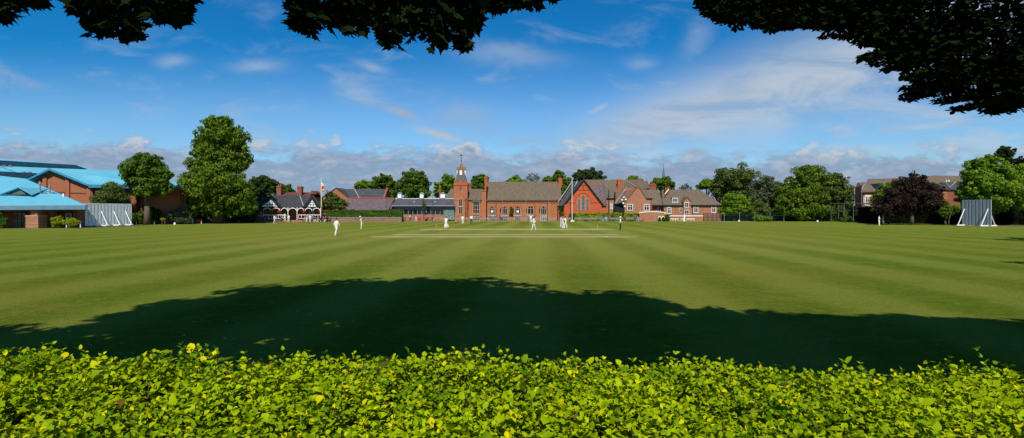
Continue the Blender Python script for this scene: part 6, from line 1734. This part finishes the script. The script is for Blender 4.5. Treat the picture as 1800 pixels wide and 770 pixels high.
for i in range(260):
    x = random.uniform(-3.6, 3.6); y = random.uniform(1.5, HY1 - .05); z = HZ + float(hedge_h(np.float64(x), np.float64(y)))
    a_ = (x + random.uniform(-.08, .08), y + random.uniform(-.08, .08), z - .45)
    st.tube(a_, (x, y, z - random.uniform(-.005, .06)), .0035, .0018, 5, cap=False)
st.build('twigs', mat('twig_brown', (.10, .055, .028), .8), fh)['kind'] = 'stuff'

# ------------------------------------------------------------------ overhanging trees above the camera
def outline_leaf(kind):
    if kind == 'maple':
        pts = [(0, 0), (.10, .10), (.34, .02), (.30, .18), (.52, .34), (.36, .42), (.40, .62), (.22, .60), (.12, .72), (0, 1.0)]
        pts = pts + [(-x, y) for x, y in pts[-2:0:-1]]
    else:
        pts = [(0, 0), (.13, .12), (.25, .35), (.27, .55), (.18, .8), (0, 1.08)]
        pts = pts + [(-x, y) for x, y in pts[-2:0:-1]]
    return np.array(pts)
def big_leaves(name, pos, size, kind, m, parent, seed, hang=.7):
    r = np.random.default_rng(seed); n = len(pos)
    o2 = outline_leaf(kind); k = len(o2)
    az = r.uniform(0, 2 * PI, n); pitch_ = r.uniform(-1.5, .1, n) * hang
    d = np.stack([np.cos(az) * np.cos(pitch_), np.sin(az) * np.cos(pitch_), np.sin(pitch_)], 1)
    up_ = np.array([0, 0, 1.]) + r.normal(0, .45, (n, 3))
    nn = up_ - d * (up_ * d).sum(1)[:, None]; nn /= np.linalg.norm(nn, axis=1)[:, None]
    sd = np.cross(d, nn)
    s = size * r.uniform(.65, 1.15, n)
    V_ = pos[:, None, :] + sd[:, None, :] * (o2[None, :, 0:1] * s[:, None, None]) + d[:, None, :] * (o2[None, :, 1:2] * s[:, None, None]) - nn[:, None, :] * (np.abs(o2[None, :, 0:1]) * .35 * s[:, None, None])
    V_ = V_.reshape(-1, 3)
    me = bpy.data.meshes.new(name)
    me.vertices.add(n * k); me.vertices.foreach_set('co', V_.astype(np.float32).ravel())
    me.loops.add(n * k); me.loops.foreach_set('vertex_index', np.arange(n * k, dtype=np.int32))
    me.polygons.add(n); me.polygons.foreach_set('loop_start', np.arange(0, n * k, k, dtype=np.int32)); me.polygons.foreach_set('loop_total', np.full(n, k, dtype=np.int32))
    me.materials.append(m); me.update(calc_edges=True)
    o = bpy.data.objects.new(name, me); col.objects.link(o)
    o.parent = parent; o.matrix_parent_inverse = Matrix.Translation(parent.location).inverted()
    return o
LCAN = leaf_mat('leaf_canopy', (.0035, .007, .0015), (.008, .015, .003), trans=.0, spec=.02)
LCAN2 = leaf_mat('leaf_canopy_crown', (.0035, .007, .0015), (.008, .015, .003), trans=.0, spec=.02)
def low_branches(outline, dmin, dmax, size, kind, parent, n, seed, holes=.0, sprays=0, lift=0):
    """sprays of leaves on low limbs: each spray is a flattened cluster some metres ahead of the camera;
    outline = lower edge of the foliage as (px, py) knots"""
    r = np.random.default_rng(seed)
    ox = np.array([q[0] for q in outline], float); oy = np.array([q[1] for q in outline], float)
    pos = []
    while len(pos) < n:
        q = r.uniform(ox[0], ox[-1]); lim = np.interp(q, ox, oy) + 7 * math.sin(q * .21) + 6 * math.sin(q * .083 + 1.3) + (r.random() ** 3) * 9 - 1 - lift * min(1, max(0, (q - 1350) / 200))
        top = -60
        if lim < top + 5: continue
        py_ = lim - (lim - top) * r.random() ** 1.15
        Y = dmin + (dmax - dmin) * r.random()
        sp_w = math.sin(q * .045 + Y * 5.1) + math.sin(py_ * .13 - q * .02 + Y * 3)
        if sp_w < -1.1 + holes * 2 and lim - py_ > 12 and r.random() < .75: continue
        if lim - py_ < 16 and math.sin(q * .11 + 2 * math.sin(q * .031)) < -.25 and r.random() < .7: continue
        L_ = size * F / Y
        pos.append(((q - CXP) / F * Y, Y, CH - (py_ - L_ * .35 - HYP) / F * Y))
    if sprays:
        for k_ in range(sprays):
            q = r.uniform(ox[0] + 20, ox[-1]); tipy = np.interp(q, ox, oy) + r.uniform(-45, 16) * min(1, max(.15, (q - 1250) / 350)); L_ = r.uniform(90, 240); Y0_ = r.uniform(dmin, dmax)
            for j in range(int(L_ * 1.5)):
                t_ = r.random(); px_ = q + t_ * L_; py_ = tipy - L_ * (.16 * t_ + .16 * t_ * t_) + r.normal() * (1.5 + 7 * t_)
                Y = Y0_ + t_ * .6 + r.normal() * .08
                pos.append(((px_ - CXP) / F * Y, Y, CH - (py_ - size * F / Y * .35 - HYP) / F * Y))
    return big_leaves('low_leaves', np.array(pos), size, kind, LCAN, parent, seed, hang=.5 if sprays else .7)
FLECKS = [(585, 570, 42, 6), (655, 576, 24, 4), (930, 568, 18, 3), (945, 577, 12, 2), (1065, 580, 20, 3), (480, 596, 70, 7), (430, 584, 30, 4), (545, 552, 20, 3), (820, 545, 16, 3), (300, 575, 30, 4), (190, 590, 30, 4), (700, 540, 12, 2), (1180, 552, 16, 3)]  # sun flecks wanted on the lawn, used to cut holes in the crowns
COT = math.cos(SUN_EL) / math.sin(SUN_EL)
def sun_gaps(pos):
    """gaps cut in the crown: leaves culled towards the sun so chosen flecks reach the lawn"""
    gx_ = pos[:, 0] - TO_SUN_H.x * pos[:, 2] * COT; gy_ = pos[:, 1] - TO_SUN_H.y * pos[:, 2] * COT
    keep = np.ones(len(pos), bool)
    for q, p_, rx_, ry_ in FLECKS:
        Y_ = CH * F / (p_ - HYP); X_ = (q - CXP) / F * Y_
        rX = rx_ / F * Y_ + .20; rY = CH * F / (p_ - ry_ - HYP) - Y_ + .20
        keep &= ((gx_ - X_) / rX) ** 2 + ((gy_ - Y_) / rY) ** 2 > 1 + .6 * np.sin(pos[:, 0] * 7 + pos[:, 1] * 5)
    return keep
def crown_shade(parent, lobes, n, size, seed):
    return leafcloud('crown', lobes, n, size, LCAN2, parent, seed, tuft=.2, inner=.5, nsub=20, spread=.27, cull=sun_gaps)

ts = thing('overhanging_sycamore', 'sycamore whose dark lobed leaves hang into the top left and centre', 'tree', (-7.8, .4, 0))
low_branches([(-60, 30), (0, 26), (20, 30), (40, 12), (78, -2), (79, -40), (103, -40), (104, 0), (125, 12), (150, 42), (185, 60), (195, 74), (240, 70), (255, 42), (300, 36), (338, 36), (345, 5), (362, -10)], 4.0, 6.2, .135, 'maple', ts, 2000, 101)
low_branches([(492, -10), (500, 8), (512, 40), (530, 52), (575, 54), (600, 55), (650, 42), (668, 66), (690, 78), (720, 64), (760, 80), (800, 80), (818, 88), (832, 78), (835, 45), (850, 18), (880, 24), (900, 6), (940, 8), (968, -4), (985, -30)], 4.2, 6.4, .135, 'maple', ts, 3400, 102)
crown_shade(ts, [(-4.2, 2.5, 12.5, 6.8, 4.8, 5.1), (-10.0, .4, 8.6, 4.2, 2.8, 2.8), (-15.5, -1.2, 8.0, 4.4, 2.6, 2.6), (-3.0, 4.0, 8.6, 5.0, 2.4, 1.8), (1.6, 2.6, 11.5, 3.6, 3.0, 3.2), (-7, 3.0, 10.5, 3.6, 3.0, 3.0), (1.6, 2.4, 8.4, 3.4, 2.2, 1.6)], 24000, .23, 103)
mb = MB(); tr_ = [Vector((-7.8, .4, -.1)), Vector((-7.7, .5, 3)), Vector((-6.4, 1.2, 7)), Vector((-4.2, 2.3, 12.5)), Vector((-3.6, 2.5, 17))]
mb.chain(tr_, [.75, .55, .42, .25, .05], 14)
for tip in ((-2.5, 4.8, 8.2), (-14.5, .4, 9), (1, 2.6, 11.5), (-10, 1.2, 9.5), (-5, 5.6, 7.2), (-1.2, 5.2, 6.0), (-7, 3, 11)):
    s0_ = tr_[1].lerp(tr_[3], random.uniform(.2, .7)); m_ = s0_.lerp(Vector(tip), .5) + Vector((0, 0, .8))
    mb.chain([s0_, m_, Vector(tip)], [.22, .13, .04], 8)
for a_, b_ in (((-5, 5.6, 7.2), (-3.4, 5.2, 4.8)), ((-1.2, 5.2, 6.0), (-.6, 5.2, 4.9)), ((-2.5, 4.8, 8.2), (-1.4, 5.1, 5.2)), ((-5, 5.6, 7.2), (-4.2, 5.0, 5.0))):
    mb.tube(a_, b_, .035, .012, 6)
mb.build('trunk', DBARK, ts, True)

tb = thing('overhanging_beech', 'beech whose dark small leaved sprays fill the top right corner', 'tree', (9.0, -.3, 0))
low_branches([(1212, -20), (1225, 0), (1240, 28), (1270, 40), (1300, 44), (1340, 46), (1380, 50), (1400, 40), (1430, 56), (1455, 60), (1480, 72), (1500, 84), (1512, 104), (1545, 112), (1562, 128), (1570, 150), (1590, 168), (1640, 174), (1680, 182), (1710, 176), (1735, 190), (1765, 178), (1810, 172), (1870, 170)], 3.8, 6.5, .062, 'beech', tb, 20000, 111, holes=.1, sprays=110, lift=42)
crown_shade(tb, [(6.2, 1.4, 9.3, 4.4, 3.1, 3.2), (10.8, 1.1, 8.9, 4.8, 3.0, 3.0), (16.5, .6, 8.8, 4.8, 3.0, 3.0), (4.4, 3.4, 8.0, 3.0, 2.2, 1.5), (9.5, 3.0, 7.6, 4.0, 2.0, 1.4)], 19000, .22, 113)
mb = MB(); tr_ = [Vector((9, -.3, -.1)), Vector((9, -.1, 3)), Vector((8.8, 1, 6)), Vector((8.3, 1.4, 8.8)), Vector((8.0, 1.6, 10.8))]
mb.chain(tr_, [.6, .45, .34, .2, .05], 14)
for tip in ((4.8, 5.2, 5.6), (13.5, 2, 9), (5, 3.2, 10), (17, 1.5, 8.5), (3.2, 5.0, 5.0), (6.5, 5.4, 5.3)):
    s0_ = tr_[1].lerp(tr_[3], random.uniform(.2, .6)); m_ = s0_.lerp(Vector(tip), .5) + Vector((0, 0, .6))
    mb.chain([s0_, m_, Vector(tip)], [.18, .1, .03], 8)
mb.build('trunk', DBARK, tb, True)
# trees standing out of frame at right whose shadows reach the lawn
t = thing('boundary_tree', 'green tree standing just outside the right edge, casting the farther shadow on the lawn', 'tree', (49, 38.5, 0))
leafcloud('crown', [(49, 38.5, 9, 5.8, 2.2, 2.4), (49, 38.5, 11, 4, 2, 1.8)], 4000, .3, LG, t, 121)
MB().chain([(49, 38.5, 0), (49, 38.5, 5), (49, 38.5, 11)], [.45, .35, .1], 10).build('trunk', BARK, t)
t = thing('boundary_tree', 'smaller green tree outside the right edge, casting the nearer shadow on the lawn', 'tree', (27.5, 17.6, 0))
leafcloud('crown', [(27.5, 17.6, 7.6, 4.4, 1.4, 1.6)], 2200, .26, LG, t, 122)
MB().chain([(27.5, 17.6, 0), (27.5, 17.6, 4), (27.5, 17.6, 8)], [.3, .24, .08], 10).build('trunk', BARK, t)

# specks of fallen leaves and daisies on the lawn
nd = 260
r = np.random.default_rng(9)
yy = 9 + 26 * r.random(nd) ** 1.6; xx = (r.random(nd) * 2 - 1) * yy * 1.0
s = .014 + .018 * r.random(nd)
a_ = r.uniform(0, PI, nd)
vx = np.stack([np.cos(a_), np.sin(a_), np.zeros(nd)], 1) * s[:, None]; vy = np.stack([-np.sin(a_), np.cos(a_), np.full(nd, .3)], 1) * s[:, None]
c0 = np.stack([xx, yy, np.full(nd, .02)], 1)
quads('fallen_petals', np.stack([c0 - vx, c0 - vy, c0 + vx, c0 + vy], 1).reshape(-1, 3), mat('petal', (.30, .32, .16), .8))['kind'] = 'stuff'
